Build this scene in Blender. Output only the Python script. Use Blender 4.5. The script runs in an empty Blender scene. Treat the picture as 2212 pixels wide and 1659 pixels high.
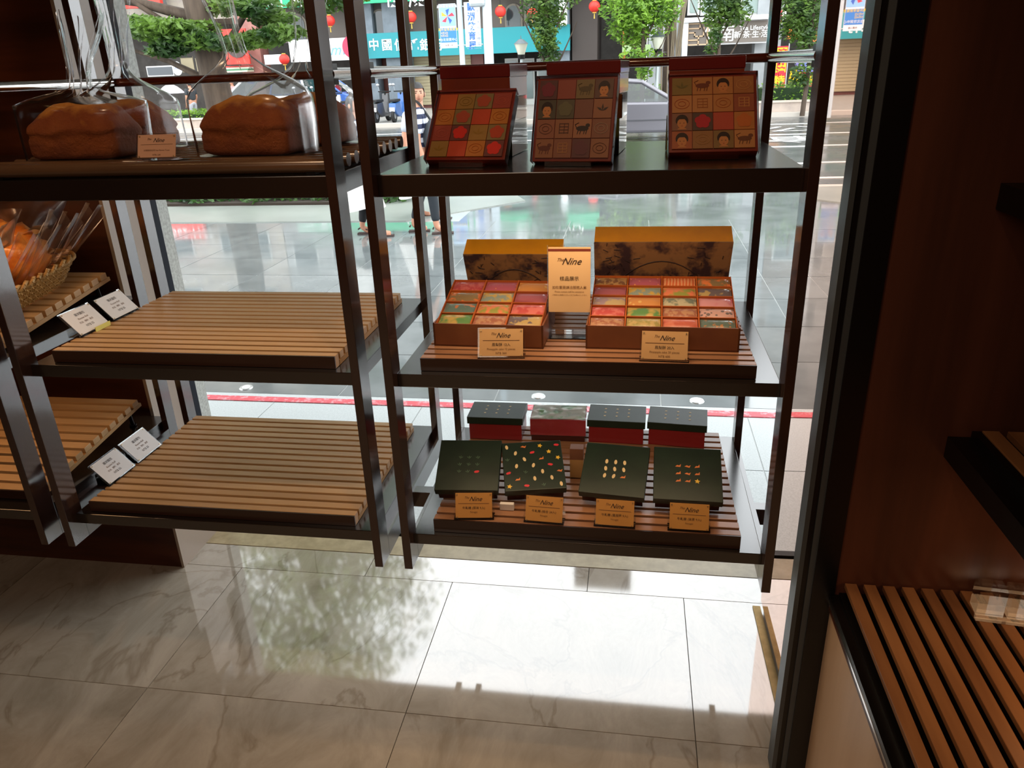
import bpy, bmesh, math, random
from mathutils import Vector, Matrix, noise, Euler
random.seed(7)
S = bpy.context.scene
COL = S.collection
rad = math.radians
PI = math.pi

# ------------------------------------------------------------ camera
FPX = 1625.483
RT = Vector((0.9877071, 0.15225331, -0.03540632))
DN = Vector((0.02666001, -0.38726357, -0.92158351))
FW = Vector((-0.15402572, 0.90931065, -0.38656205))
CAM = Vector((0, 0, 1.67))
cd = bpy.data.cameras.new('camera'); cam = bpy.data.objects.new('camera', cd); COL.objects.link(cam)
cd.sensor_width = 36; cd.lens = FPX / 2212 * 36; cd.clip_start = .02; cd.clip_end = 400
m = Matrix((RT, -DN, -FW)).transposed().to_4x4(); m.translation = CAM
cam.matrix_world = m
S.camera = cam
cd.dof.use_dof = False

# ------------------------------------------------------------ sky, exposure, lamps
SKY = 4.7
w = bpy.data.worlds.new('world'); S.world = w; w.use_nodes = True
bg = w.node_tree.nodes['Background']; bg.inputs[0].default_value = (.94, .97, 1.0, 1); bg.inputs[1].default_value = SKY
S.view_settings.view_transform = 'Standard'; S.view_settings.look = 'None'
S.view_settings.exposure = 0.0; S.view_settings.gamma = 1.0; S.view_settings.use_curve_mapping = False

def lamp(name, kind, loc, energy, color, size=.1, rot=(0, 0, 0), sy=None, spot=None):
    l = bpy.data.lights.new(name, kind); l.energy = energy; l.color = color
    if kind == 'AREA':
        l.size = size
        if sy: l.shape = 'RECTANGLE'; l.size_y = sy
    else: l.shadow_soft_size = size
    if spot: l.spot_size = rad(spot); l.spot_blend = .6
    o = bpy.data.objects.new(name, l); COL.objects.link(o); o.location = loc; o.rotation_euler = rot
    return o
WARM = (1, .64, .38)
lamp('room_lamp', 'AREA', (-1.2, -1.4, 2.66), 27, (1, .74, .54), 1.6)
lamp('shelf_spot_left', 'SPOT', (-1.15, .85, 2.62), 17, WARM, .04, (rad(33), 0, 0), spot=70)
lamp('shelf_spot_centre', 'SPOT', (-.10, .85, 2.62), 17, WARM, .04, (rad(33), 0, 0), spot=70)
for nm_, x_, z_, e_ in (('centre_top', -.105, 1.424, 2.2), ('centre_middle', -.105, .991, 1.3), ('left_top', -1.05, 1.424, .8)):
    lamp('led_strip_light_' + nm_, 'AREA', (x_, 1.60, z_), e_, (1, .70, .42), .72, (rad(18), 0, 0), sy=.012)
lamp('bench_lamp', 'AREA', (.95, .9, .90), 2.0, (1, .55, .26), .35, (0, 0, 0), sy=.8)
lamp('bench_spot', 'SPOT', (.35, .2, 2.6), 15, (1, .6, .36), .05, (rad(12), rad(14), 0), spot=60)
lamp('basket_fill', 'AREA', (-1.90, 1.70, 1.42), 1.6, (1, .60, .32), .6, (rad(12), 0, 0), sy=.05)  # added fill light to brighten the buns, no fixture there
lamp('tray_lamp', 'AREA', (-1.90, 1.70, .985), .8, (1, .55, .25), .6, (rad(12), 0, 0), sy=.05)
lamp('corner_lamp', 'SPOT', (-2.25, 1.75, 2.45), 9, (1, .50, .2), .03, (rad(38), 0, 0), spot=70)

# ------------------------------------------------------------ helpers
def lin(h):
    if isinstance(h, tuple): return h if len(h) == 4 else (*h, 1)
    v = [int(h[i:i + 2], 16) / 255 for i in (0, 2, 4)]
    return tuple(((c / 12.92) if c <= .04045 else ((c + .055) / 1.055) ** 2.4) for c in v) + (1,)

def ray(px, py): return (RT * (px - 1106) + DN * (py - 829.5)) / FPX + FW
def P(px, py, Y):                                # point of the street at depth Y
    d = ray(px, py); return CAM + d * (Y / d.y)

MATS = {}
def mat(name, c, rough=.5, metal=0, ior=1.45, c2=None, scale=6, detail=3, stretch=(1, 1, 1), bump=0, coat=0, emit=0, coord='pos', lo=.35, hi=.65, kind='noise', rnd=True, trans=0, spec=.5, roughvar=0):
    if name in MATS: return MATS[name]
    m = bpy.data.materials.new(name); m.use_nodes = True; MATS[name] = m
    nt = m.node_tree; N = nt.nodes; L = nt.links; b = N['Principled BSDF']
    b.inputs['Base Color'].default_value = lin(c); b.inputs['Roughness'].default_value = rough
    b.inputs['Metallic'].default_value = metal; b.inputs['IOR'].default_value = ior
    b.inputs['Specular IOR Level'].default_value = spec
    if coat: b.inputs['Coat Weight'].default_value = coat; b.inputs['Coat Roughness'].default_value = .05
    if emit: b.inputs['Emission Color'].default_value = lin(c); b.inputs['Emission Strength'].default_value = emit
    if c2 is not None or bump or roughvar:
        if coord == 'pos': g = N.new('ShaderNodeNewGeometry').outputs['Position']
        else: g = N.new('ShaderNodeTexCoord').outputs['Object']
        mp = N.new('ShaderNodeMapping'); mp.inputs['Scale'].default_value = stretch; L.new(g, mp.inputs[0])
        if rnd:
            oi = N.new('ShaderNodeObjectInfo'); mu = N.new('ShaderNodeMath'); mu.operation = 'MULTIPLY'; mu.inputs[1].default_value = 31
            L.new(oi.outputs['Random'], mu.inputs[0]); L.new(mu.outputs[0], mp.inputs['Location'])
        if kind == 'voronoi':
            t = N.new('ShaderNodeTexVoronoi'); t.inputs['Scale'].default_value = scale; out = t.outputs['Distance']
        elif kind == 'wave':
            t = N.new('ShaderNodeTexWave'); t.inputs['Scale'].default_value = scale; t.inputs['Distortion'].default_value = 3; out = t.outputs['Fac']
        elif kind == 'stripes':
            t = N.new('ShaderNodeTexWave'); t.inputs['Scale'].default_value = scale; t.bands_direction = 'Z'; out = t.outputs['Fac']
        else:
            t = N.new('ShaderNodeTexNoise'); t.inputs['Scale'].default_value = scale; t.inputs['Detail'].default_value = detail; t.inputs['Roughness'].default_value = .6; out = t.outputs['Fac']
        L.new(mp.outputs[0], t.inputs['Vector'])
        if c2 is not None:
            r = N.new('ShaderNodeValToRGB'); r.color_ramp.elements[0].color = lin(c); r.color_ramp.elements[1].color = lin(c2)
            r.color_ramp.elements[0].position = lo; r.color_ramp.elements[1].position = hi
            L.new(out, r.inputs[0]); L.new(r.outputs[0], b.inputs['Base Color'])
        if bump:
            bp = N.new('ShaderNodeBump'); bp.inputs['Strength'].default_value = bump; bp.inputs['Distance'].default_value = .01
            L.new(out, bp.inputs['Height']); L.new(bp.outputs[0], b.inputs['Normal'])
        if roughvar:
            t2 = N.new('ShaderNodeTexNoise'); t2.inputs['Scale'].default_value = .9; t2.inputs['Detail'].default_value = 4
            L.new(g, t2.inputs['Vector'])
            mr = N.new('ShaderNodeMapRange'); mr.inputs['From Min'].default_value = .40; mr.inputs['From Max'].default_value = .62
            mr.inputs['To Min'].default_value = rough; mr.inputs['To Max'].default_value = rough + roughvar
            L.new(t2.outputs['Fac'], mr.inputs['Value']); L.new(mr.outputs[0], b.inputs['Roughness'])
    return m

def clear(name, tint=(1, 1, 1), fres=.12, rough=.03, base=.03, gloss=(1, 1, 1)):
    if name in MATS: return MATS[name]
    m = bpy.data.materials.new(name); m.use_nodes = True; MATS[name] = m
    nt = m.node_tree; N = nt.nodes; L = nt.links; N.remove(N['Principled BSDF'])
    o = N['Material Output']; t = N.new('ShaderNodeBsdfTransparent'); t.inputs[0].default_value = (*tint, 1)
    g = N.new('ShaderNodeBsdfGlossy'); g.inputs[0].default_value = (*gloss, 1); g.inputs['Roughness'].default_value = rough
    lw = N.new('ShaderNodeLayerWeight'); lw.inputs['Blend'].default_value = fres
    mx = N.new('ShaderNodeMixShader'); ad = N.new('ShaderNodeMath'); ad.operation = 'ADD'; ad.inputs[1].default_value = base
    L.new(lw.outputs['Fresnel'], ad.inputs[0]); L.new(ad.outputs[0], mx.inputs[0]); L.new(t.outputs[0], mx.inputs[1]); L.new(g.outputs[0], mx.inputs[2])
    L.new(mx.outputs[0], o.inputs['Surface'])
    return m

def wpos(o):
    v = Vector(o.location)
    while o.parent: o = o.parent; v += Vector(o.location)
    return v

class MB:
    def __init__(s): s.v = []; s.f = []; s.M = None; s.sm = []
    def add(s, vs, fs, smooth=False):
        k = len(s.v)
        for p in vs:
            p = Vector(p); s.v.append(tuple(s.M @ p) if s.M else tuple(p))
        for f in fs: s.f.append([i + k for i in f]); s.sm.append(smooth)
        return s
    def box(s, x0, x1, y0, y1, z0, z1):
        return s.add([(x, y, z) for z in (z0, z1) for y in (y0, y1) for x in (x0, x1)],
                     [(0, 2, 3, 1), (4, 5, 7, 6), (0, 1, 5, 4), (2, 6, 7, 3), (0, 4, 6, 2), (1, 3, 7, 5)])
    def tube(s, p0, p1, r0, r1=None, n=10, cap=True):
        r1 = r0 if r1 is None else r1; p0 = Vector(p0); p1 = Vector(p1); d = (p1 - p0).normalized()
        a = d.orthogonal().normalized(); b = d.cross(a)
        vs = [p + (a * math.cos(2 * PI * i / n) + b * math.sin(2 * PI * i / n)) * r for p, r in ((p0, r0), (p1, r1)) for i in range(n)]
        s.add(vs, [(i, (i + 1) % n, n + (i + 1) % n, n + i) for i in range(n)], True)
        if cap: s.add(vs, [tuple(range(n))[::-1], tuple(range(n, 2 * n))])
        return s
    def path(s, pts, rr, n=8):
        for i in range(len(pts) - 1): s.tube(pts[i], pts[i + 1], rr[i] if isinstance(rr, list) else rr, rr[i + 1] if isinstance(rr, list) else rr, n)
        return s
    def prism(s, poly, axis, a, b):            # poly of 2D points extruded along axis
        def mk(u, v, t): return {'x': (t, u, v), 'y': (u, t, v), 'z': (u, v, t)}[axis]
        n = len(poly)
        return s.add([mk(u, v, a) for u, v in poly] + [mk(u, v, b) for u, v in poly],
                     [tuple(range(n)), tuple(range(n, 2 * n))[::-1]] + [(i, n + i, n + (i + 1) % n, (i + 1) % n) for i in range(n)])
    def ball(s, c, rx, ry=None, rz=None, n=12, m=8):
        ry = ry or rx; rz = rz or rx; vs = []; c = Vector(c)
        for j in range(m + 1):
            t = PI * j / m
            for i in range(n): vs.append(c + Vector((rx * math.sin(t) * math.cos(2 * PI * i / n), ry * math.sin(t) * math.sin(2 * PI * i / n), rz * math.cos(t))))
        return s.add(vs, [(j * n + i, j * n + (i + 1) % n, (j + 1) * n + (i + 1) % n, (j + 1) * n + i) for j in range(m) for i in range(n)], True)
    def build(s, name, mt, parent=None, world=False, bevel=0, label=None):
        me = bpy.data.meshes.new(name)
        off = wpos(parent) if (parent is not None and world) else Vector((0, 0, 0))
        me.from_pydata([tuple(Vector(v) - off) for v in s.v], [], s.f); me.update()
        for p, q in zip(me.polygons, s.sm): p.use_smooth = q
        b = bmesh.new(); b.from_mesh(me); bmesh.ops.recalc_face_normals(b, faces=b.faces)
        if bevel:
            bmesh.ops.remove_doubles(b, verts=b.verts, dist=1e-6)
            es = [e for e in b.edges if len(e.link_faces) == 2 and e.calc_face_angle(0) > .6]
            bmesh.ops.bevel(b, geom=es, offset=bevel, segments=2, affect='EDGES', profile=.6)
        b.to_mesh(me); b.free()
        me.materials.append(mt)
        o = bpy.data.objects.new(name, me); COL.objects.link(o)
        if parent is not None: o.parent = parent
        if label: o['label'] = label
        return o

def tag(o, label=None, cat=None, group=None, kind=None):
    if label: o['label'] = label
    if cat: o['category'] = cat
    if group: o['group'] = group
    if kind: o['kind'] = kind
    return o
def thing(name, label, cat, loc=(0, 0, 0), rz=0, group=None, rot=None):
    o = bpy.data.objects.new(name, None); COL.objects.link(o); o.location = loc
    o.rotation_euler = rot if rot else (0, 0, rz); o.empty_display_size = .1
    return tag(o, label, cat, group)
def dup(r, label, loc=None, parent=None, group=None):
    c = r.copy(); COL.objects.link(c); c.parent = parent
    if label: c['label'] = label
    if loc is not None: c.location = loc
    if group: c['group'] = group
    for ch in [o for o in KIDS(r)]: dup(ch, None, None, c)
    return c
def KIDS(r): return [o for o in bpy.data.objects if o.parent is r]
def box(name, mt, parent, x0, x1, y0, y1, z0, z1, world=False, bevel=0, label=None):
    return MB().box(x0, x1, y0, y1, z0, z1).build(name, mt, parent, world, bevel, label)
def struct(name, mt, x0, x1, y0, y1, z0, z1):
    return tag(box(name, mt, None, x0, x1, y0, y1, z0, z1), kind='structure')

def text(body, size, mt, parent, loc, rot=(PI / 2, 0, 0), name='lettering', align='CENTER', shear=0, width=None, bold=0, extrude=0.0):
    c = bpy.data.curves.new('t', 'FONT'); c.body = body; c.size = size; c.align_x = align; c.align_y = 'CENTER'; c.shear = shear
    c.extrude = extrude; c.offset = bold; c.resolution_u = 2
    t = bpy.data.objects.new('t', c); COL.objects.link(t)
    dg = bpy.context.evaluated_depsgraph_get(); me = bpy.data.meshes.new_from_object(t.evaluated_get(dg))
    bpy.data.objects.remove(t); me.materials.clear(); me.materials.append(mt)
    o = bpy.data.objects.new(name, me); COL.objects.link(o)
    if width and len(me.vertices):
        xs = [v.co.x for v in me.vertices]; k = width / max(1e-6, max(xs) - min(xs))
        for v in me.vertices: v.co.x *= k
    o.location = loc; o.rotation_euler = rot; o.parent = parent
    return o

# ------------------------------------------------------------ materials
LACQ = mat('dark_lacquer', '2c1c19', .14, ior=1.95, c2='35231f', scale=3, lo=.3, hi=.7)
LACQT = mat('dark_lacquer_board', '1a1513', .20, ior=2.1)
CHROME = mat('brushed_steel', 'd8d4d0', .12, 1)
RAILM = mat('lacquered_rail', '5a2012', .12, ior=2.0)
SLATL = mat('pale_slat_wood', 'b08a5e', .38, c2='c69f70', scale=14, stretch=(.12, 1, 1), bump=.05)
SLATR = mat('red_slat_wood', '8a6248', .3, c2='a07454', scale=14, stretch=(.12, 1, 1), bump=.05, ior=1.6)
SLATY = mat('bench_slat_wood', '7a5236', .33, c2='9a6c46', scale=16, stretch=(1, .1, 1), bump=.05)
FSHADE = mat('tray_front_shade', '2e1c14', .28, c2='3c251b', scale=12, stretch=(.1, 1, 1), ior=1.6)  # shade colour for the backlit tray fronts
RUN = mat('runner_wood', 'a37c4c', .5, c2='b58c5a', scale=10)
ROD = mat('dark_dowel_wood', '5a4331', .22, c2='6d513a', scale=12, stretch=(.1, 1, 1), ior=1.7)
VEN = mat('veneer_wall_wood', '5c3628', .32, c2='40261d', scale=5, detail=6, stretch=(2.2, 2.2, .16), lo=.3, hi=.7)
VEN2 = mat('pale_panel_wood', 'c8aa8c', .42, c2='d8bca0', scale=7, stretch=(1, 1, .15))
VEND = mat('dark_column_wood', '3a1d12', .3, c2='522a18', scale=6, stretch=(.3, 1, 2.5))
PLASTW = mat('pale_column_side', 'a08f80', .4)
BLACK = mat('black_frame', '0c0b0c', .3)
BLKM = mat('black_metal', '121212', .35, .4)
BLUG = mat('grey_frame_edge', '4c5358', .4, .3)
BRASS = mat('brass', 'b39563', .5, .6, c2='9c8050', scale=30)
ACR = clear('clear_acrylic', (.97, .98, .98), .22, .03, .04)
CELLO = clear('cellophane', (.98, .975, .97), .09, .20, .03)
PANEG = clear('window_glass', (.985, .992, .99), .06, .0, .0)

# ------------------------------------------------------------ room shell
def marble():
    m = bpy.data.materials.new('polished_marble'); m.use_nodes = True; nt = m.node_tree; N = nt.nodes; L = nt.links; b = N['Principled BSDF']
    g = N.new('ShaderNodeNewGeometry'); oi = N.new('ShaderNodeObjectInfo'); mu = N.new('ShaderNodeMath'); mu.operation = 'MULTIPLY'; mu.inputs[1].default_value = 53
    mp = N.new('ShaderNodeMapping'); mp.inputs['Rotation'].default_value = (0, 0, .6); mp.inputs['Scale'].default_value = (1, .55, 1)
    L.new(g.outputs['Position'], mp.inputs[0]); L.new(oi.outputs['Random'], mu.inputs[0]); L.new(mu.outputs[0], mp.inputs['Location'])
    n1 = N.new('ShaderNodeTexNoise'); n1.inputs['Scale'].default_value = 5; n1.inputs['Detail'].default_value = 8; n1.inputs['Roughness'].default_value = .68; n1.inputs['Distortion'].default_value = .8
    n2 = N.new('ShaderNodeTexNoise'); n2.inputs['Scale'].default_value = 2.2; n2.inputs['Detail'].default_value = 6; n2.inputs['Distortion'].default_value = 1.2
    for n in (n1, n2): L.new(mp.outputs[0], n.inputs['Vector'])
    r1 = N.new('ShaderNodeValToRGB'); e = r1.color_ramp.elements
    e[0].position = .32; e[0].color = lin('a29684'); e[1].position = .66; e[1].color = lin('c6baa8')
    x = r1.color_ramp.elements.new(.47); x.color = lin('b4a896')
    L.new(n1.outputs['Fac'], r1.inputs[0])
    r2 = N.new('ShaderNodeValToRGB'); e = r2.color_ramp.elements                      # thin veins
    e[0].position = .485; e[0].color = (0, 0, 0, 1); e[1].position = .515; e[1].color = (0, 0, 0, 1); x = r2.color_ramp.elements.new(.5); x.color = (1, 1, 1, 1)
    L.new(n2.outputs['Fac'], r2.inputs[0])
    mx = N.new('ShaderNodeMix'); mx.data_type = 'RGBA'; mx.inputs['B'].default_value = lin('6d5a41')
    mm = N.new('ShaderNodeMath'); mm.operation = 'MULTIPLY'; mm.inputs[1].default_value = .4
    L.new(r2.outputs[0], mm.inputs[0]); L.new(mm.outputs[0], mx.inputs['Factor']); L.new(r1.outputs[0], mx.inputs['A']); L.new(mx.outputs['Result'], b.inputs['Base Color'])
    b.inputs['Roughness'].default_value = .045; b.inputs['IOR'].default_value = 2.4
    return m
MARB = marble()
GROUT = mat('grout', '4a4438', .8)
floor = struct('floor', GROUT, -4.2, 1.5, -3, 2.26, -.06, -.004)
ys = [2.254, 2.12, 1.53, .94, .35, -.24, -.83, -1.6, -3]
for j in range(len(ys) - 1):
    xs = [-4.2] + [(-.60 + .8 * k) + (.475 if j == 0 else 0) for k in range(-4, 3)] + [1.5]
    for i in range(len(xs) - 1):
        if xs[i] >= xs[i + 1] - .01: continue
        box('tile', MARB, floor, xs[i] + .0012, xs[i + 1] - .0012, ys[j + 1] + .0012, ys[j] - .0012, -.006, 0)
SILL = mat('beige_sill_stone', 'b9a680', .25, c2='a5936f', scale=20)
struct('trim_1', SILL, -1.64, 1.5, 2.256, 2.375, -.12, .001)
WALLB = mat('warm_wall', '8a5a38', .7)
CEIL = mat('dark_ceiling', '5c4632', .7)
struct('ceiling', CEIL, -4.2, 1.5, -3, 2.43, 2.72, 2.8)
struct('wall_back', WALLB, -4.2, 1.5, -3.1, -3, 0, 2.72)
struct('wall_left', VEND, -4.3, -4.2, -3, 2.4, 0, 2.72)
struct('wall_right', VEN, 1.5, 1.6, -3, 1.46, 0, 2.72)
wa = struct('wall_front', VEN, .462, 1.5, 1.452, 1.50, 0, 2.72)
struct('wall_outer', BLACK, .56, 1.6, 1.5, 2.43, -.1, 2.8)
# left column: dark wood face towards the room, pale side towards the window bay, plinth below
cl = tag(box('wall_column', VEND, None, -4.2, -1.672, 2.19, 2.40, 0, 2.72), kind='structure')
box('side_panel', PLASTW, cl, -1.672, -1.660, 2.188, 2.40, .0, 2.72)
pl = tag(box('baseboard_left', VEND, None, -4.2, -1.628, 2.10, 2.20, 0, .30), kind='structure')
box('side_panel', PLASTW, pl, -1.628, -1.618, 2.098, 2.375, 0, .30)
tag(box('trim_2', mat('exterior_stone', 'a9aaa4', .6, c2='8d8e88', scale=90), None, -1.9, -1.645, 2.432, 2.50, -.1, 2.9), kind='structure')
# window
tag(box('canopy_soffit', mat('soffit_panel', '6a645c', .7), None, -9, 6, 2.44, 4.31, 2.72, 2.9), kind='structure')
win = tag(box('window_1', PANEG, None, -1.655, .56, 2.396, 2.404, .0, 2.72), kind='structure')
box('window_frame', mat('blue_black_frame', '0c101a', .65, spec=.2), win, -1.672, -1.640, 2.385, 2.432, 0, 2.75)
box('window_frame', BLKM, win, -1.64, .56, 2.388, 2.412, 2.66, 2.74)
box('window_channel', BLKM, win, -1.64, .56, 2.385, 2.415, -.01, .008)
# bronze mirror on the right return, with its brass foot
mth = thing('wall_mirror', 'pinkish bronze mirror panel at the right end of the window, reflecting the street', 'mirror', (.446, 2.10, 0))
mth.rotation_euler = (0, 0, math.atan2(.007, .505))
MIRR = mat('bronze_mirror', (.80, .51, .39, 1), .012, 1)
MB().box(0, .012, -.51, 0, .03, 2.72).build('mirror_pane', MIRR, mth)
MB().box(-.024, .0, -.52, 0, 0, .005).build('brass_foot', BRASS, mth)
box('backing', BLACK, mth, .013, .04, -.51, 0, 0, 2.72)
# frame post between mirror and veneer wall
fr = thing('frame_post', 'tall black metal frame post between the bronze mirror and the red veneer wall', 'post', (.41, 1.45, 0))
box('post_body', BLACK, fr, .018, .052, 0, .14, 0, 2.72)
box('edge_profile', BLUG, fr, -.030, -.020, .0, .05, 0, 2.72)
box('edge_profile', BLACK, fr, -.020, -.008, .004, .05, 0, 2.72)
box('edge_profile', BLUG, fr, -.008, .004, .0, .05, 0, 2.72)
box('edge_profile', BLACK, fr, .004, .052, -.004, .05, 0, 2.72)

# ------------------------------------------------------------ street ground
G = -.10
DG = mat('asphalt_base', '3c3c3a', .35, c2='474745', scale=3)
GRAN = mat('light_granite', 'bfc4c4', .5, c2='a9afaf', scale=160, detail=2, lo=.3, hi=.7)
WET = mat('wet_dark_tile', '5e6363', .035, c2='6e7373', scale=2.5, ior=1.7, roughvar=.08)
pav = tag(box('pavement', mat('joint_sky_sheen', '9ea2a0', .12), None, -14, 9, 2.37, 11.8, -.2, G - .003), kind='structure')  # joints paled to paint in sky reflected by standing water
for j, (a, b) in enumerate(((2.40, 3.21), (3.21, 3.79))):
    for k in range(-9, 9):
        x = .63 + .9 * k; box('tile', GRAN, pav, x + .003, x + .897, a + .003, b - .003, G - .02, G)
REDP = mat('red_line_paint', 'c8505a', .5, c2='cf9aa0', scale=30, lo=.5, hi=.66)
tag(box('trim_3', REDP, None, -9, 7, 3.80, 3.865, G - .02, G + .002), kind='structure')
tag(box('trim_4', GRAN, None, -9, 7, 3.865, 3.91, G - .02, G), kind='structure')
yy = [3.91, 4.62, 5.33, 6.04, 6.71, 7.40, 8.07, 8.74, 9.41]
for j in range(8):
    for k in range(-12, 7):
        x = .18 + .95 * k + (.0 if j % 2 else .0); box('tile', WET, pav, x + .003, x + .945, yy[j] + .005, yy[j + 1] - .005, G - .02, G)
tag(box('pavement_edge', WET, None, -2.2, 9, 9.41, 11.8, G - .1, G - .001), kind='structure')
tag(MB().prism([(-14, 9.42), (-2.9, 9.42), (-1.55, 10.9), (-1.9, 11.8), (-14, 11.8)], 'z', G - .1, G + .012).build('ramp_strip', mat('pale_concrete', '7c817b', .3, c2='8a8f88', scale=1.2, ior=1.5)), kind='structure')
tag(box('kerb', mat('kerb_stone', 'a9a7a1', .5), None, -16, 12, 11.8, 12.0, G - .2, G + .01), kind='structure')
ROAD = mat('wet_asphalt', '4b4d4d', .16, c2='575958', scale=1.5, ior=1.45, roughvar=.14)
tag(box('road', ROAD, None, -45, 30, 12.0, 27.4, G - .3, G - .03), kind='structure')
WHP = mat('white_road_paint', 'c9c9c6', .4)
mk = MB()
for Yl in (12.9, 14.9, 17.9, 20.9, 24.3): mk.box(-45, 30, Yl, Yl + .14, G - .03, G - .022)
tag(mk.build('road_lines', WHP), kind='structure')
tx = text('公車', 1.9, WHP, None, P(1720, 262, 22.6).xyz * 1, (0, 0, 0), 'road_lettering', width=3.6); tx.location = (5.2, 22.4, G - .02); tag(tx, kind='structure')
tx = text('專用', 1.9, WHP, None, (4.9, 19.4, G - .02), (0, 0, 0), 'road_lettering', width=3.6); tag(tx, kind='structure')
tag(box('far_kerb', mat('kerb_pale', 'b5ada3', .5), None, -45, 30, 27.4, 27.9, G - .3, G + .10), kind='structure')
tag(box('far_pavement', mat('far_paving', '8f8a84', .4, c2='99948e', scale=3), None, -45, 30, 27.9, 44, G - .3, G + .10), kind='structure')
STUD = mat('ground_stud_metal', 'd9dcda', .25, .6)
for i, (x, y, l) in enumerate(((-.523, 3.99, 'round metal ground stud behind the red boxes of the centre shelf'), (.379, 3.99, 'round metal ground stud near the right back post, below the middle shelf'), (-2.35, 3.99, 'round metal ground stud by the left end of the red line'))):
    t = thing('ground_stud', l, 'stud', (x, y, G))
    MB().tube((0, 0, 0), (0, 0, .006), .042, .038, 20).build('rim', STUD, t)
    MB().tube((0, 0, .006), (0, 0, .009), .026, .022, 16).build('lens', mat('stud_lens', 'eef0ee', .2), t)

# ------------------------------------------------------------ hanging shelf units
def shelf_unit(x0, x1, label, xpost=.02):
    t = thing('hanging_shelf_unit', label, 'shelf unit', (x0, 1.515, .508))
    W = dict(world=True)
    for xa in (x0, x1 - .021):
        for ya, yb in ((1.515, 1.573), (2.12, 2.168)):
            box('post', LACQ, t, xa, xa + .021, ya, yb, .508, 2.72, True, .0012)
        box('base_bar', LACQ, t, xa, xa + .021, 1.573, 2.12, .508, .566, True)
        MB().tube((xa + .0105, 1.573, 1.672), (xa + .0105, 2.12, 1.672), .0125, n=20).build('side_rail', CHROME, t, True)
        box('rail_clip', BLKM, t, xa + .001, xa + .020, 1.56, 1.60, 1.652, 1.692, True)
    MB().tube((x0 + .02, 2.143, 1.672), (x1 - .02, 2.143, 1.672), .0115, n=20).build('back_rail', RAILM, t, True)
    box('cross_bar', LACQ, t, x1, x1 + .0565, 1.80, 1.835, .512, .560, True)
    for z0, z1 in ((.563, .593), (.997, 1.029), (1.430, 1.476)):
        box('shelf_board', LACQT, t, x0 + .0205, x1 - .0205, 1.548, 2.162, z0, z1, True, .0015)
    return t
shelf_unit(-.551, .341, 'dark lacquered hanging shelf unit in the centre, holding gift boxes and cake boxes')
shelf_unit(-1.503, -.608, 'dark lacquered hanging shelf unit left of centre with two empty slatted trays')
shelf_unit(-2.46, -1.565, 'dark lacquered hanging shelf unit at the far left edge carrying the bread basket')

# ------------------------------------------------------------ slatted trays
def slat_tray(name, label, loc, wd, dp, h, n, sm, fm, group=None):
    t = thing(name, label, 'tray', loc, group=group); p = dp / n; sl = None
    for i in range(n):
        y = i * p
        if i == 0:
            MB().box(0, wd, .004, p * .74, 0, h).build('front_slat', fm, t, bevel=.0012)
            MB().box(0, wd, 0, .0038, 0, h - .0006).build('front_shade', FSHADE, t)  # thin dark sheet painting shade onto the front slat's face
        elif sl is None:
            sl = MB().box(0, wd, 0, p * .71, h - .018, h).build('slat', sm, t, bevel=.001); sl.location = (0, y, 0)
        else:
            c = sl.copy(); COL.objects.link(c); c.location = (0, y, 0); c.parent = t
    r = MB().box(0, .018, p * .8, dp - .002, 0, h - .0185).build('runner', RUN, t)
    for x in (wd / 2, wd - .018):
        c = r.copy(); COL.objects.link(c); c.location = (x, 0, 0); c.parent = t
    return t
slat_tray('slatted_tray', 'empty pale slatted wooden tray on the middle shelf of the left unit', (-1.43, 1.568, 1.030), .744, .55, .031, 16, SLATL, SLATL)
slat_tray('slatted_tray', 'empty pale slatted wooden tray on the bottom shelf of the left unit', (-1.447, 1.564, .594), .758, .56, .030, 16, SLATL, SLATL)
slat_tray('slatted_tray', 'reddish slatted wooden tray under the two open cake boxes on the centre unit', (-.479, 1.570, 1.030), .750, .55, .031, 16, SLATR, SLATR)
slat_tray('slatted_tray', 'reddish slatted wooden tray under the dark green boxes on the bottom centre shelf', (-.479, 1.562, .594), .750, .56, .036, 16, SLATR, SLATR)
# round-rod rack under the bread
rk = thing('dowel_rack', 'dark wooden rack of round dowels under the bagged loaves on the top left shelf', 'rack', (-1.47, 1.57, 1.477))
rd = MB().tube((0, 0, .018), (.835, 0, .018), .0155, n=14).build('dowel', ROD, rk)
for i in range(1, 11):
    c = rd.copy(); COL.objects.link(c); c.location = (0, .052 * i, 0); c.parent = rk
for x in (.03, .78):
    box('runner', BLKM, rk, x, x + .02, -.01, .54, 0, .006)

# raised trays on legs (far-left unit)
TILT = rad(7.6)
def riser_tray(loc, wd, dp, label):
    t = slat_tray('raised_slatted_tray', label, loc, wd, dp, .030, 12, SLATL, SLATL); t.rotation_euler = (TILT, 0, 0)
    for x in (.03, wd - .035):
        y = dp - .03; z = y * math.sin(TILT)
        MB().tube((x, y, -z), (x, y, 0), .006, n=10).build('leg', BLKM, t)
        MB().tube((x, y, -z), (x, y, -z + .004), .012, n=12).build('foot', BLKM, t)
    return t
riser_tray((-2.43, 1.60, 1.031), .80, .505, 'pale slatted tray propped on black rear legs under the bread basket')
riser_tray((-2.43, 1.60, .595), .80, .505, 'pale empty slatted tray propped on black rear legs at the bottom far left')

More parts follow.
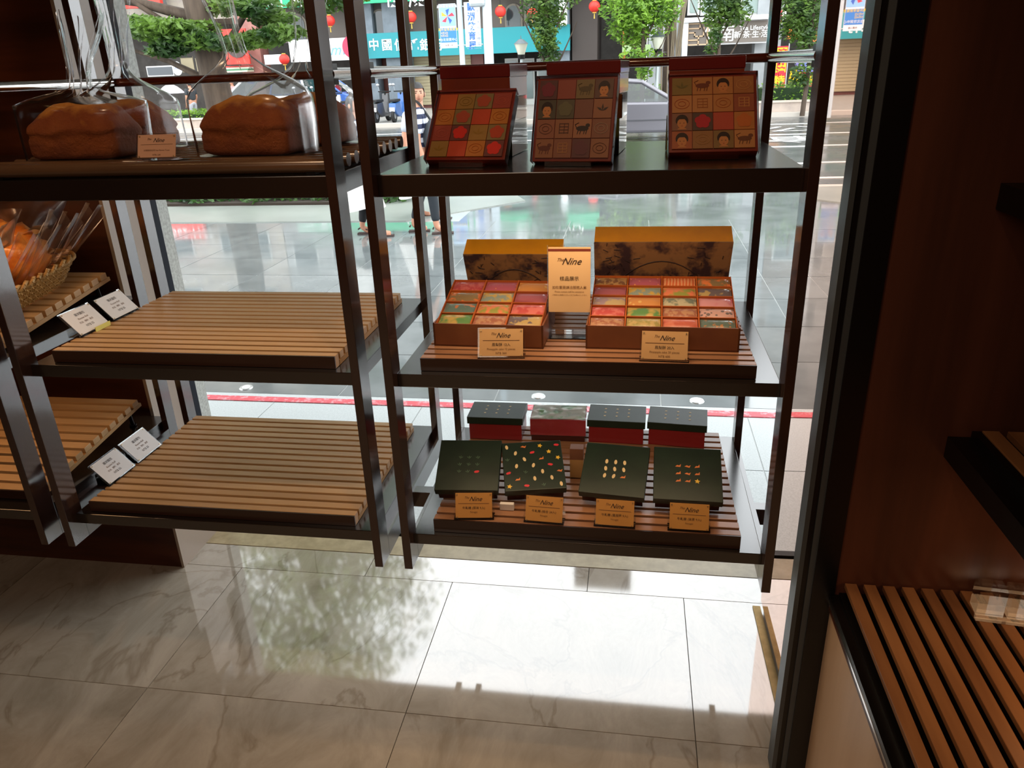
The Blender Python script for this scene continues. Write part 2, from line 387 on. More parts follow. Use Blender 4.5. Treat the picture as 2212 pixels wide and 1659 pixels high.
# ------------------------------------------------------------ loaves in bags
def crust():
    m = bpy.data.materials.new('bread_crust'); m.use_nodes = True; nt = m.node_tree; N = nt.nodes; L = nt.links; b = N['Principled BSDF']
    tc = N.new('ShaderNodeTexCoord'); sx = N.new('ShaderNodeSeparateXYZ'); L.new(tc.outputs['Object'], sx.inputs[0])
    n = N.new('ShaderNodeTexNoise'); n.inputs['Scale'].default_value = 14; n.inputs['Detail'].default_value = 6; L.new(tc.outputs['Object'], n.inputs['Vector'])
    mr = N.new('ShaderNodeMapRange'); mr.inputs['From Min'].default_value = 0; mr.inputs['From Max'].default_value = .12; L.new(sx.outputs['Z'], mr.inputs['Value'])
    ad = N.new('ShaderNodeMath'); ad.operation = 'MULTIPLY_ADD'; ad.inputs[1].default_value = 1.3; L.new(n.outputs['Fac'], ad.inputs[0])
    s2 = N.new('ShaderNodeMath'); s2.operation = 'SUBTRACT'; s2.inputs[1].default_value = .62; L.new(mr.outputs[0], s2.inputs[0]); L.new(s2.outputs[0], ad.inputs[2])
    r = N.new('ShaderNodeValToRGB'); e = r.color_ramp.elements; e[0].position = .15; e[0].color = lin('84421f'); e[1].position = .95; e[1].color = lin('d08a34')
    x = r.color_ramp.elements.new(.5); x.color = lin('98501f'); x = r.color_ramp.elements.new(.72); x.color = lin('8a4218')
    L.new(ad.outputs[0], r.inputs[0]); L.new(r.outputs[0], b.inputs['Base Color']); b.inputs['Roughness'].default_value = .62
    n3 = N.new('ShaderNodeTexNoise'); n3.inputs['Scale'].default_value = 38; n3.inputs['Detail'].default_value = 9; n3.inputs['Roughness'].default_value = .7; L.new(tc.outputs['Object'], n3.inputs['Vector'])
    bp = N.new('ShaderNodeBump'); bp.inputs['Strength'].default_value = .9; bp.inputs['Distance'].default_value = .012; L.new(n3.outputs['Fac'], bp.inputs['Height']); L.new(bp.outputs[0], b.inputs['Normal'])
    return m
CRUST = crust()
def loaf_mesh(L_, D, H, seed):
    mb = MB(); n = 48; mrow = 26; vs = []
    for j in range(mrow + 1):
        t = PI * j / mrow
        for i in range(n):
            a = 2 * PI * i / n
            d = Vector((math.sin(t) * math.cos(a), math.sin(t) * math.sin(a), -math.cos(t)))
            q = 9.0 if d.z < 0 else 5.5; k = (abs(d.x) ** q + abs(d.y) ** q + abs(d.z) ** q) ** (-1 / q); p = d * k
            z = (p.z + 1) / 2
            top = max(0, z - .55) / .45
            x = p.x * L_ / 2 * (1 + .05 * top); y = p.y * D / 2 * (1 + .10 * math.exp(-((z - .68) / .12) ** 2)) * (1 + noise.noise(Vector((x * 18 + seed, z * 9, p.y))) * .05)
            dome = 1 - .30 * (abs(p.x) ** 2.5) - .22 * (abs(p.y) ** 2.2)
            zz = z * H * (.62 + .38 * dome if z > .5 else 1) if z > .5 else z * H * .81
            if z > .5: zz = .5 * H * .81 + (z - .5) * 2 * (H * dome - .5 * H * .81)
            nv = noise.noise(Vector((x * 22 + seed, y * 22, zz * 22))) * .009 + noise.noise(Vector((x * 8 + seed, y * 10, 3))) * .018 * top + noise.noise(Vector((x * 45 + seed, y * 45, zz * 45))) * .003 * top
            v = Vector((x, y, max(0, zz + nv * (1 if z > .2 else .2)))); vs.append(v)
    mb.add(vs, [(j * n + i, j * n + (i + 1) % n, (j + 1) * n + (i + 1) % n, (j + 1) * n + i) for j in range(mrow) for i in range(n)], True)
    return mb
def bag_mesh(L_, D, H, Ht, seed, lean=0, leany=0, flare=.08):
    mb = MB(); n = 40; rows = 26; vs = []
    for j in range(rows + 1):
        t = j / rows; z = t * Ht
        f = min(1, max(0, (z - H * .9) / (Ht * .5 - H * .9))); f = f * f * (3 - 2 * f)
        g = max(0, (t - .62) / .38)
        for i in range(n):
            a = 2 * PI * i / n; c, s_ = math.cos(a), math.sin(a); k = (abs(c) ** 5 + abs(s_) ** 5) ** -.2
            x = c * k * L_ / 2 * ((1 - f) + f * .18) * (1 + g * flare * 14); y = s_ * k * D / 2 * ((1 - f) + f * .12)
            wv = math.sin(a * 9 + seed + t * 5) * .006 * (.25 + f) + noise.noise(Vector((x * 14 + seed, z * 10, y * 14 + seed))) * .012 * (.4 + t)
            vs.append(Vector((x * (1 + wv * 4) + lean * max(0, z - H), y + wv + leany * max(0, z - H), max(0.0, z * (1 + .05 * math.sin(a * 2 + seed))))))
    mb.add(vs, [(j * n + i, j * n + (i + 1) % n, (j + 1) * n + (i + 1) % n, (j + 1) * n + i) for j in range(rows) for i in range(n)], True)
    mb.add(vs[:n], [tuple(range(n))])
    return mb
FILM = clear('folded_film', (.93, .92, .92), .25, .15, .10)
TIE = mat('bag_tie', 'c9b27a', .3, .6)
loaves = [(-1.275, 1.68, -3, .235, 'bagged loaf at the front left of the top left shelf, beside the price card', .30, .30),
          (-1.315, 1.90, -8, .235, 'bagged loaf standing behind the front left loaf, by the pale column', .10, .4),
          (-.855, 1.69, -6, .22, 'bagged loaf at the front right of the top left shelf, dark streak on its crust', -.25, .42),
          (-.83, 1.91, -10, .24, 'bagged loaf half hidden by the front posts, behind the front right loaf', .25, .38)]
for i, (x, y, rz, ln, lb, lean, ht) in enumerate(loaves):
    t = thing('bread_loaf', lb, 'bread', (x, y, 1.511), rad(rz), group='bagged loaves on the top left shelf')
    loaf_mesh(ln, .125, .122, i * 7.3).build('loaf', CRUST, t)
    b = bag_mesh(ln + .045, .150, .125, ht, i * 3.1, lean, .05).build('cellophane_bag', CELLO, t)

# ------------------------------------------------------------ price cards
PAPW = mat('white_card', 'd9d4d0', .6); PAPC = mat('cream_card', 'd0a672', .6, c2='c99c68', scale=8); GOLDC = mat('gold_card', 'c08c48', .45, c2='b58040', scale=8)
PAPP = mat('pinkish_card', 'c79a80', .6)
INK = mat('dark_ink', '2b1a14', .6); INK2 = mat('brown_ink', '6d4a2c', .6)
SCREW = mat('holder_screw', 'b09a70', .3, .8)
def price_card(label, loc, rz, wd, hh, pm, lines, tilt=38, group=None, logo=True, base=.03):
    t = thing('price_card', label, 'price card', loc, rz, group=group)
    M = Matrix.Translation((0, 0, .003)) @ Matrix.Rotation(-rad(90 - tilt - 28), 4, 'X')
    h = MB(); h.M = M; h.box(-wd / 2 - .004, wd / 2 + .004, 0, .0025, 0, hh + .006)
    h.M = None; h.box(-wd / 2 - .004, wd / 2 + .004, 0, base, 0, .0025)
    h.box(-wd / 2 - .004, wd / 2 + .004, base, base + .0025, 0, hh * .5)
    h.build('acrylic_holder', ACR, t)
    c = MB(); c.M = M; c.box(-wd / 2, wd / 2, -.0012, -.0004, .003, hh + .003); cd_ = c.build('card', pm, t)
    rot = (PI / 2 - rad(90 - tilt - 28), 0, 0)
    def at(u, v): return tuple(M @ Vector((u, -.0018, v)))
    if logo:
        text('Nine', hh * .26, INK, cd_, at(.004, hh * .80), rot, shear=.5)
        text('The', hh * .13, INK2, cd_, at(-.018, hh * .86), rot, shear=.5)
        l = MB(); l.M = M; l.box(-wd * .42, wd * .42, -.0017, -.0012, hh * .615, hh * .63); l.build('rule', INK2, cd_)
    for (s_, k, v, ink) in lines: text(s_, hh * k, ink, cd_, at(0, hh * v), rot)
    s = MB(); s.M = M
    for u in (-wd / 2 + .004, wd / 2 - .004):
        s.tube((u, -.003, hh - .001), (u, 0, hh - .001), .0016, n=8)
        s.tube((u, -.003, .005), (u, 0, .005), .0016, n=8)
    s.build('screws', SCREW, t)
    return t
price_card('small card reading pineapple cake 12 pieces in front of the smaller cake box', (-.290, 1.578, 1.0615), rad(4), .100, .062, PAPC,
           [('鳳梨酥 12入', .13, .46, INK), ('Pineapple cake 12 pieces', .105, .30, INK2), ('NT$ 360', .11, .15, INK2)])
price_card('small card reading pineapple cake 20 pieces in front of the larger cake box', (.074, 1.578, 1.0615), rad(-2), .100, .062, PAPC,
           [('鳳梨酥 20入', .13, .46, INK), ('Pineapple cake 20 pieces', .105, .30, INK2), ('NT$ 600', .11, .15, INK2)])
price_card('pinkish price card between the bagged loaves on the top left shelf', (-1.036, 1.572, 1.512), rad(3), .088, .050, PAPP,
           [('太陽鮮奶吐司 Sun Flower Toast', .09, .36, INK2), ('NT$ 120', .10, .16, INK2)], base=.02)
gl = ['first', 'second', 'third', 'fourth']
for i, (x, s_) in enumerate(((-.375, '牛軋糖 (原味 9入)'), (-.200, '牛軋糖 (綜合 24入)'), (-.027, '牛軋糖 (蔓越莓 9入)'), (.150, '牛軋糖 (抹茶 9入)'))):
    price_card('gold nougat price card below the %s dark green box from the left' % gl[i], (x, 1.567, .6315), rad((6, -3, -2, -1)[i]), .092, .062, GOLDC,
               [(s_, .12, .44, INK), ('Nougat', .10, .28, INK2)], group='gold price cards on the bottom shelf')
for i, (x, y, z, l) in enumerate(((-1.415, 1.72, 1.0615, 'white price card nearer the room on the middle left tray, yellow sticker at its foot'),
                                  (-1.415, 1.855, 1.0615, 'white price card nearer the window on the middle left tray'),
                                  (-1.435, 1.70, .6255, 'white price card nearer the room on the bottom left tray'),
                                  (-1.435, 1.835, .6255, 'white price card nearer the window on the bottom left tray'))):
    t = price_card(l, (x, y, z), rad(90), .112, .072, PAPW,
               [('羅宋麵包', .13, .80, INK), ('Russian Roll', .11, .62, INK2), ('奶油、麵粉、雞蛋', .09, .46, INK2), ('NT$ 55', .13, .28, INK)], tilt=20, group='white price cards along the left trays', logo=False, base=.035)
    if i == 0: box('yellow_sticker', mat('yellow_sticker', 'd8cf6a', .6), t, -.01, .05, -.008, -.006, 0, .012)
# sample display sign
t = thing('sample_sign', 'upright acrylic sign with cream sheet standing between the two open cake boxes', 'sign', (-.1475, 1.735, 1.0615))
MS = Matrix.Rotation(rad(-4), 4, 'X')
h = MB(); h.M = MS; h.box(-.052, .052, 0, .003, 0, .222); h.M = None; h.box(-.052, .052, -.02, .05, 0, .003); h.build('acrylic_holder', ACR, t)
c = MB(); c.M = MS; c.box(-.050, .050, -.001, 0, .062, .218); sh = c.build('sheet', mat('cream_sheet', 'dcb98c', .6, c2='d3ae80', scale=5), t)
c = MB(); c.M = MS; c.box(-.050, .050, -.0016, -.001, .208, .214); c.build('red_band', mat('maroon_print', '6d2a1c', .6), sh)
for s_, sz, v, u, ink, sr in (('Nine', .023, .184, .004, INK, .5), ('The', .011, .188, -.022, INK2, .5), ('樣品展示', .0115, .143, 0, INK, 0), ('如有需要請洽服務人員', .0082, .122, 0, INK2, 0),
                              ('Please contact staff for assistance', .0052, .112, 0, INK2, 0), ('ご希望のお客様はスタッフまでお声かけください', .0038, .104, 0, INK2, 0)):
    text(s_, sz, ink, sh, tuple(MS @ Vector((u, -.0022, v))), (PI / 2 - rad(4), 0, 0), shear=sr)

# ------------------------------------------------------------ open boxes of wrapped cakes
def soft(h, g, k):
    return ''.join('%02x' % int(int(h[i:i + 2], 16) * (1 - k) + int(g[i:i + 2], 16) * k) for i in (0, 2, 4))
def pat(n, a, b, sc, kind='noise', lo=.45, hi=.55, st=(1, 1, 1), rough=.28):
    return mat(n, soft(a, 'c0a890', .26), rough, c2=soft(b, 'c0a890', .26), scale=sc, kind=kind, lo=lo, hi=hi, coord='obj', stretch=st, coat=.6, detail=2)
CK = {'red': pat('cake_red', '9c2436', 'b54a55', 60), 'geo': pat('cake_geometric', 'e0884c', '9c3a5c', 90, 'voronoi', .12, .2), 'cream': pat('cake_cream', 'dcb064', 'c98040', 50, 'voronoi', .18, .24),
      'leaf': pat('cake_leaf', 'd9682c', '6d5a3a', 40), 'gold': pat('cake_gold', 'b8963a', '6f8a8a', 45), 'plum': pat('cake_plum', '7d2840', '94415a', 40, st=(.2, 1, 1)),
      'teal': pat('cake_teal', '3c6468', 'b5653c', 60, 'noise', .56, .62), 'hill': pat('cake_hill', 'd96a48', '7c8a34', 30), 'rose': pat('cake_rose', 'b0303a', 'c8585a', 50),
      'green': pat('cake_green', '3c7c3e', 'b09444', 26), 'tan': pat('cake_tan', 'a8785a', '8a4c3c', 70), 'slate': pat('cake_slate', '4c4656', 'a89058', 30, 'noise', .52, .56),
      'brown': pat('cake_brown', '5c3422', 'a07848', 70), 'orange': pat('cake_orange', 'c44c22', 'd98a5c', 40, 'wave', .4, .6, (1, .5, .2)), 'mauve': pat('cake_mauve', '8c7a94', 'b09c74', 30),
      'grey': pat('cake_grey', '5c7068', 'b0b098', 45), 'pink': pat('cake_pink', 'c05478', 'd08aa0', 20), 'lattice': pat('cake_lattice', '56505c', 'c4989c', 80, 'voronoi', .35, .4),
      'moss': pat('cake_moss', '8a8444', 'b09a60', 60), 'coral': pat('cake_coral', 'c86a58', 'b04438', 26), 'deep': pat('cake_deep_teal', '3c5c5c', 'a86a3c', 70, 'noise', .6, .66)}
CARD = mat('box_cardboard', '7c4a2c', .5, c2='704028', scale=9); CARDO = mat('box_orange_edge', 'b0642a', .45); INSERT = mat('orange_insert', 'a85522', .5)
LIDY = mat('yellow_lid_print', 'd2900a', .45, c2='c5840c', scale=12, detail=4)
LIDP = mat('patterned_lid_face', '8a6444', .4, c2='3d2c30', scale=16, detail=5, lo=.46, hi=.60, coord='obj', coat=.3)
def cake_box(name, label, loc, wd, dp, cols, rows, names, rz=0):
    t = thing(name, label, 'cake box', loc, rz); H = .056; th = .004
    o = MB(); o.box(0, wd, 0, dp, 0, th); o.box(0, wd, 0, th, 0, H); o.box(0, wd, dp - th, dp, 0, H); o.box(0, th, 0, dp, 0, H); o.box(wd - th, wd, 0, dp, 0, H)
    o.build('box_base', CARD, t)
    A = rad(16.5); M = Matrix.Translation((.006, .005, H - .004)) @ Matrix.Rotation(A, 4, 'X')
    iw, idp = wd - .012, dp - .004
    f = MB(); f.M = M; f.box(0, iw, 0, idp, -.03, -.022)
    cw, rh = iw / cols, idp / rows
    for i in range(cols + 1): x = i * cw; f.box(max(0, x - .0015), min(iw, x + .0015), 0, idp, -.03, .002)
    for j in range(rows + 1): y = j * rh; f.box(0, iw, max(0, y - .0013), min(idp, y + .0013), -.03, .001)
    f.build('insert_tray', INSERT, t)
    s_ = MB(); s_.M = M; s_.box(0, iw, idp - .001, idp + .001, -.075, .0); s_.build('insert_back', INSERT, t)
    k = 0
    for j in range(rows):
        for i in range(cols):
            b = MB(); b.M = None; hx, hy = cw / 2 - .003, rh / 2 - .0028; nx, ny = 8, 5; vs = []
            for a in range(nx + 1):
                for c_ in range(ny + 1):
                    u, v = -1 + 2 * a / nx, -1 + 2 * c_ / ny
                    vs.append((u * hx, v * hy, -.004 + .006 * (1 - abs(u) ** 6) * (1 - abs(v) ** 3)))
            fs = [(a * (ny + 1) + c_, (a + 1) * (ny + 1) + c_, (a + 1) * (ny + 1) + c_ + 1, a * (ny + 1) + c_ + 1) for a in range(nx) for c_ in range(ny)]
            b.add(vs, fs, True); b.box(-hx, hx, -hy, hy, -.018, -.0035)
            q = b.build('wrapped_cake', CK[names[k % len(names)]], t)
            q.matrix_local = M @ Matrix.Translation(((i + .5) * cw, idp - (j + .5) * rh, 0)); k += 1
    return t
def lid(label, x, y, z, wd, T, Ln, ang, rz=0):
    t = thing('box_lid', label, 'lid', (x, y, z), rot=Euler((rad(ang), 0, rad(rz))))
    o = MB(); th = .003; o.box(-wd / 2, wd / 2, 0, T, Ln - th, Ln); o.box(-wd / 2, wd / 2, 0, T, 0, th); o.box(-wd / 2, -wd / 2 + th, 0, T, th, Ln - th); o.box(wd / 2 - th, wd / 2, 0, T, th, Ln - th)
    o.build('lid_sides', LIDY, t); box('lid_face', LIDP, t, -wd / 2 - .0005, wd / 2 + .0005, -th, 0, 0, Ln)
    br = MB()
    pts = [(-wd * .36 + wd * .72 * i / 14, -th - .001, Ln * .30 + Ln * .42 * math.sin(PI * i / 14) ** .8) for i in range(15)]
    br.path(pts, .0011, 5)
    for i in range(26):
        a = random.choice((-1, 1)); cx = a * wd * random.uniform(.18, .45); cz = Ln * random.uniform(.45, .95); an = random.uniform(0, PI)
        br.tube((cx, -th - .0008, cz), (cx + .018 * math.cos(an), -th - .0008, cz + .010 * math.sin(an)), .0009, n=4)
    br.build('blossom_print', mat('lid_print_ink', '2c2024', .5), t)
    return t
cake_box('cake_gift_box', 'open box of twelve patterned wrapped cakes at the left of the middle centre shelf', (-.466, 1.655, 1.0615), .265, .205, 3, 4,
         ['red', 'geo', 'cream', 'leaf', 'gold', 'plum', 'teal', 'hill', 'rose', 'green', 'tan', 'slate'], rad(-2))
cake_box('cake_gift_box', 'open box of twenty patterned wrapped cakes at the right of the middle centre shelf', (-.103, 1.655, 1.0615), .345, .228, 4, 5,
         ['brown', 'geo', 'orange', 'leaf', 'plum', 'gold', 'hill', 'slate', 'mauve', 'cream', 'grey', 'pink', 'rose', 'green', 'tan', 'lattice', 'tan', 'moss', 'coral', 'deep'], rad(-1))
lid('yellow printed lid standing behind the box of twelve cakes', -.313, 2.005, 1.063, .262, .062, .176, 26)
lid('larger yellow printed lid standing behind the box of twenty cakes', .074, 2.010, 1.063, .345, .066, .208, 24)

# ------------------------------------------------------------ square packs with printed squares, top centre shelf
def flatprint(kind, w):
    b = MB(); r = w / 2
    def disc(cx, cz, rx, rz, n=14, d=0, a0=0, a1=2 * PI):
        b.add([(cx, -d, cz)] + [(cx + rx * math.cos(a0 + (a1 - a0) * i / n), -d, cz + rz * math.sin(a0 + (a1 - a0) * i / n)) for i in range(n + 1)], [(0, i + 1, i + 2) for i in range(n)])
    if kind == 'animal':
        disc(0, 0, .34 * w, .14 * w); disc(.28 * w, .16 * w, .12 * w, .10 * w)
        for x in (-.22, -.08, .12, .24): b.add([(x * w, -.0001, 0), (x * w + .05 * w, -.0001, 0), (x * w - .02 * w, -.0001, -.30 * w), (x * w - .06 * w, -.0001, -.30 * w)], [(0, 1, 2, 3)])
        b.path([(-.3 * w, 0, .02 * w), (-.40 * w, 0, .2 * w), (-.2 * w, 0, .30 * w)], .0007, 4)
    elif kind == 'ring':
        for i in range(16):
            a, c = 2 * PI * i / 16, 2 * PI * (i + 1) / 16
            for rr in (.36, .18): b.tube((rr * w * math.cos(a), 0, rr * w * .75 * math.sin(a)), (rr * w * math.cos(c), 0, rr * w * .75 * math.sin(c)), .0006, n=4)
    elif kind == 'seal':
        for u, v in ((-1, -1), (-1, 1)): pass
        for i in range(4):
            z = (-.24 + .16 * i) * w; b.box(-.26 * w, .26 * w, -.0003, 0, z, z + .04 * w)
        for x in (-.26, 0, .22): b.box(x * w, x * w + .04 * w, -.0003, 0, -.26 * w, .28 * w)
    elif kind == 'flower':
        for i in range(5):
            a = 2 * PI * i / 5 + .3; disc(.20 * w * math.cos(a), .20 * w * math.sin(a), .20 * w, .20 * w, 12, .0001 * i)
    elif kind == 'leaf':
        for a in (.5, PI / 2, PI - .5):
            dx, dz = math.cos(a), math.sin(a); nx, nz = -dz, dx
            b.add([(0, 0, -.12 * w), (dx * .15 * w + nx * .06 * w, 0, dz * .15 * w + nz * .06 * w - .1 * w), (dx * .36 * w, 0, dz * .36 * w - .1 * w), (dx * .15 * w - nx * .06 * w, 0, dz * .15 * w - nz * .06 * w - .1 * w)], [(0, 1, 2, 3)])
    return b
def gift_pack(label, loc, rz, ang, wd, Ln, cells):
    t = thing('gift_pack', label, 'gift pack', loc, rot=Euler((-rad(90 - ang), 0, rad(rz)), 'XYZ'), group='printed square packs on the top centre shelf')
    T = .026
    box('box_tray', mat('pack_red_box', '7a2416', .4, coat=.3), t, -wd / 2, wd / 2, 0, T, 0, Ln, bevel=.002)
    e = .006; cw = (wd - 2 * e) / 4; rh = (Ln - 2 * e) / 4; k = 0
    for j in range(4):
        for i in range(4):
            c1, pr, ink = cells[k]; k += 1
            cm = mat('pack_square_' + c1, soft(c1, '8a6c54', .28), .45, c2=None)
            q = box('wrapped_square', cm, t, -cw / 2 + .0008, cw / 2 - .0008, -.0035, 0, -rh / 2 + .0008, rh / 2 - .0008)
            q.location = (-wd / 2 + e + (i + .5) * cw, 0, Ln - e - (j + .5) * rh)
            if pr == 'face':
                w_ = cw
                def ov(cx_, cz_, rx_, rz_, y_, m_, a0=0, a1=2 * PI):
                    o_ = MB(); o_.add([(cx_, -y_, cz_)] + [(cx_ + rx_ * math.cos(a0 + (a1 - a0) * i_ / 20), -y_, cz_ + rz_ * math.sin(a0 + (a1 - a0) * i_ / 20)) for i_ in range(21)], [(0, i_ + 1, i_ + 2) for i_ in range(20)])
                    return o_.build('print', m_, q)
                HM, SM = mat('print_hair', '2c1712', .5), mat('print_skin', 'c8844c', .5)
                ov(0, .06 * w_, .31 * w_, .34 * w_, .0038, HM, -.15 * PI, 1.15 * PI); ov(0, -.09 * w_, .23 * w_, .27 * w_, .0041, SM); ov(0, -.42 * w_, .22 * w_, .10 * w_, .0040, SM, 0, PI)
                ov(0, .14 * w_, .25 * w_, .17 * w_, .0044, HM, 0, PI) if k % 2 else ov(.04 * w_, .10 * w_, .26 * w_, .20 * w_, .0044, HM, .12 * PI, 1.0 * PI)
                for sx_ in (-.09, .09): ov(sx_ * w_, -.08 * w_, .028 * w_, .018 * w_, .0046, HM)
                ov(0, -.24 * w_, .04 * w_, .018 * w_, .0046, mat('print_lips', 'a03828', .5))
            elif pr:
                p_ = flatprint(pr, cw).build('print', mat('print_' + ink, ink, .5), q); p_.location = (0, -.0040, 0)
    c_ = MB(); g = .002
    c_.add([(-wd / 2 - g, -.008, -g), (wd / 2 + g, -.008, -g), (wd / 2 + g, -.008, Ln + g), (-wd / 2 - g, -.008, Ln + g), (-wd / 2 - g, T * .6, -g), (wd / 2 + g, T * .6, -g), (wd / 2 + g, T * .6, Ln + g), (-wd / 2 - g, T * .6, Ln + g)],
           [(0, 1, 2, 3), (0, 4, 5, 1), (1, 5, 6, 2), (2, 6, 7, 3), (3, 7, 4, 0)])
    c_.build('clear_cover', ACR, t)
    return t
O, OL, RD, GR, RG, VI = 'd9562a', 'a8803a', 'a83a34', '8a7c4c', 'd8452a', '6a3438'
gift_pack('printed pack of orange and olive squares leaning at the left of the top centre shelf', (-.368, 1.665, 1.490), -7, 50, .182, .174,
          [(O, '', ''), (OL, 'ring', '94702c'), (GR, 'flower', 'b05038'), (RD, 'ring', 'c0604c'), ('cf7a2c', 'ring', 'b8621c'), (GR, 'flower', 'b05038'), (RG, '', ''), ('d07f2e', 'ring', 'b8621c'),
           (RD, 'ring', 'c0604c'), (VI, 'flower', 'd8332a'), (OL, 'leaf', '94702c'), (GR, 'flower', 'b8482e'), (OL, 'leaf', '94702c'), (RG, '', ''), ('cf7a2c', 'ring', 'b8621c'), (VI, 'flower', 'd8332a')])
D1, D2, D3 = 'a0623e', '9c5840', '7c6a3e'
gift_pack('printed pack with dark brown picture squares leaning in the middle of the top centre shelf', (-.135, 1.652, 1.484), -9, 69, .172, .176,
          [('4c2028', 'flower', '7a2436'), ('96382c', '', ''), (D3, 'animal', '5a4a2c'), ('5a3a34', 'face', ''), ('3c3c30', 'face', ''), ('4a4838', 'flower', '6a6448'), ('7c4638', '', ''), (D1, 'leaf', '3a2c24'),
           (D2, 'ring', '6a3c2c'), (D1, 'seal', '5c3426'), ('b0704a', 'animal', '2c1c18'), ('8a5038', 'ring', 'b8a08c'), (D1, 'animal', '6a3424'), ('90543a', 'seal', 'b07a4c'), ('5a2c34', 'flower', '6a3a40'), (D1, 'ring', '6a3c2c')])
B1, B2 = 'c8803f', 'd08a4a'
gift_pack('printed pack with orange portrait squares leaning at the right of the top centre shelf', (.164, 1.725, 1.490), 1, 54, .187, .186,
          [('8c7434', 'leaf', '6e6030'), (B1, 'animal', '70341c'), (B1, 'face', ''), ('b06a34', 'ring', 'd09a5c'), (B2, 'ring', 'b04c28'), (B2, 'seal', 'a4602c'), (B1, 'ring', 'b05c28'), ('a0482c', 'seal', 'c88a50'),
           ('8a5644', 'face', ''), ('43302c', 'flower', 'b81c2c'), ('c8402c', '', ''), ('c87a30', 'flower', 'c06a2c'), ('b8582c', 'face', ''), ('a06a34', 'ring', 'b8884c'), ('8a6a34', 'face', ''), (B2, 'animal', '6c3c20')])
for x, y, rz, n in ((-.368, 1.675, -7, 'left'), (-.135, 1.662, -9, 'middle'), (.164, 1.735, 1, 'right')):
    t = thing('easel_stand', 'small clear acrylic easel under the %s leaning gift pack' % n, 'stand', (x, y, 1.477), rad(rz))
    box('foot_plate', ACR, t, -.05, .05, -.035, .05, 0, .0025); box('front_lip', ACR, t, -.05, .05, -.035, -.033, 0, .012)
    b = MB(); b.M = Matrix.Translation((0, -.0, .003)) @ Matrix.Rotation(rad(-36), 4, 'X'); b.box(-.03, .03, .026, .029, .0, .11); b.build('back_rest', ACR, t)
# stacks of tall boxes behind
STK = [mat('stack_olive', '6c6a2a', .25, coat=.5, c2='5f5e26', scale=10), mat('stack_amber', '7c4a1c', .25, coat=.5, c2='6c3f18', scale=10), mat('stack_red', '7e3422', .25, coat=.5, c2='74301f', scale=10), mat('stack_maroon', '6a1818', .22, coat=.6)]
for (x, y, rz, n) in ((-.362, 1.925, -5, 'left'), (-.112, 1.925, -5, 'middle'), (.162, 1.975, -4, 'right')):
    z = 1.4775
    for k, (hh, lb) in enumerate(((.078, 'bottom olive'), (.052, 'middle amber'), (.070, 'top red'))):
        t = thing('stacked_gift_box', '%s gift box of the stack behind the %s leaning pack' % (lb, n), 'gift box', (x + .003 * (k - 1) - .004 * (k == 2), y, z), rad(rz + (0, 2, -1)[k]), group='boxes stacked behind the leaning packs')
        box('box_body', STK[k], t, -.083, .083, -.083, .083, 0, hh - (.026 if k == 2 else 0), bevel=.0015)
        if k == 2: box('box_top', STK[3], t, -.0845, .0845, -.0845, .0845, hh - .026, hh, bevel=.0015)
        else: box('wrap_film', ACR, t, -.0842, .0842, -.0842, .0842, .0005, hh - .0005)
        z += hh + .0005

# ------------------------------------------------------------ dark green boxes on the bottom shelf
GRN = mat('dark_green_card', '16241c', .42, c2='1a2a20', scale=20); GRT = mat('dark_green_lid_top', '18241f', .5)
MAR = mat('maroon_card', '3c1712', .4); REDB = mat('red_card', '7e1c20', .38, coat=.2)
MOT = {'g': mat('motif_green', '5c7a66', .5), 'r': mat('motif_red', 'c8303c', .5), 'y': mat('motif_yellow', 'd8b03c', .45), 'w': mat('motif_cream', 'd0b88a', .5), 'o': mat('motif_orange', 'c8743c', .5)}
def motif(kind, s):
    b = MB()
    if kind == 'r':
        b.add([(-s, 0, 0), (-.5 * s, .45 * s, 0), (.6 * s, .5 * s, 0), (s, .1 * s, 0), (.5 * s, -.5 * s, 0), (-.7 * s, -.45 * s, 0)], [(0, 1, 2, 3, 4, 5)])
    elif kind == 'y':
        b.add([(s * (1 if i % 2 == 0 else .5) * math.cos(PI * i / 5), s * (1 if i % 2 == 0 else .5) * math.sin(PI * i / 5), 0) for i in range(10)], [tuple(range(10))])
    elif kind == 'g':
        for a in (PI / 2, PI / 2 + .9, PI / 2 - .9): b.add([(0, -.6 * s, 0), (s * .7 * math.cos(a) - .2 * s, s * .4 * math.sin(a), 0), (s * math.cos(a), s * .9 * math.sin(a), 0)], [(0, 2, 1)])
    elif kind == 'w':
        b.add([(.55 * s * math.cos(2 * PI * i / 10), s * math.sin(2 * PI * i / 10), 0) for i in range(10)], [tuple(range(10))])
    else:
        b.add([(-s, -.4 * s, 0), (-.3 * s, .3 * s, 0), (.4 * s, .1 * s, 0), (s, .7 * s, 0), (.8 * s, -.5 * s, 0)], [(0, 1, 2, 3, 4)])
    return b
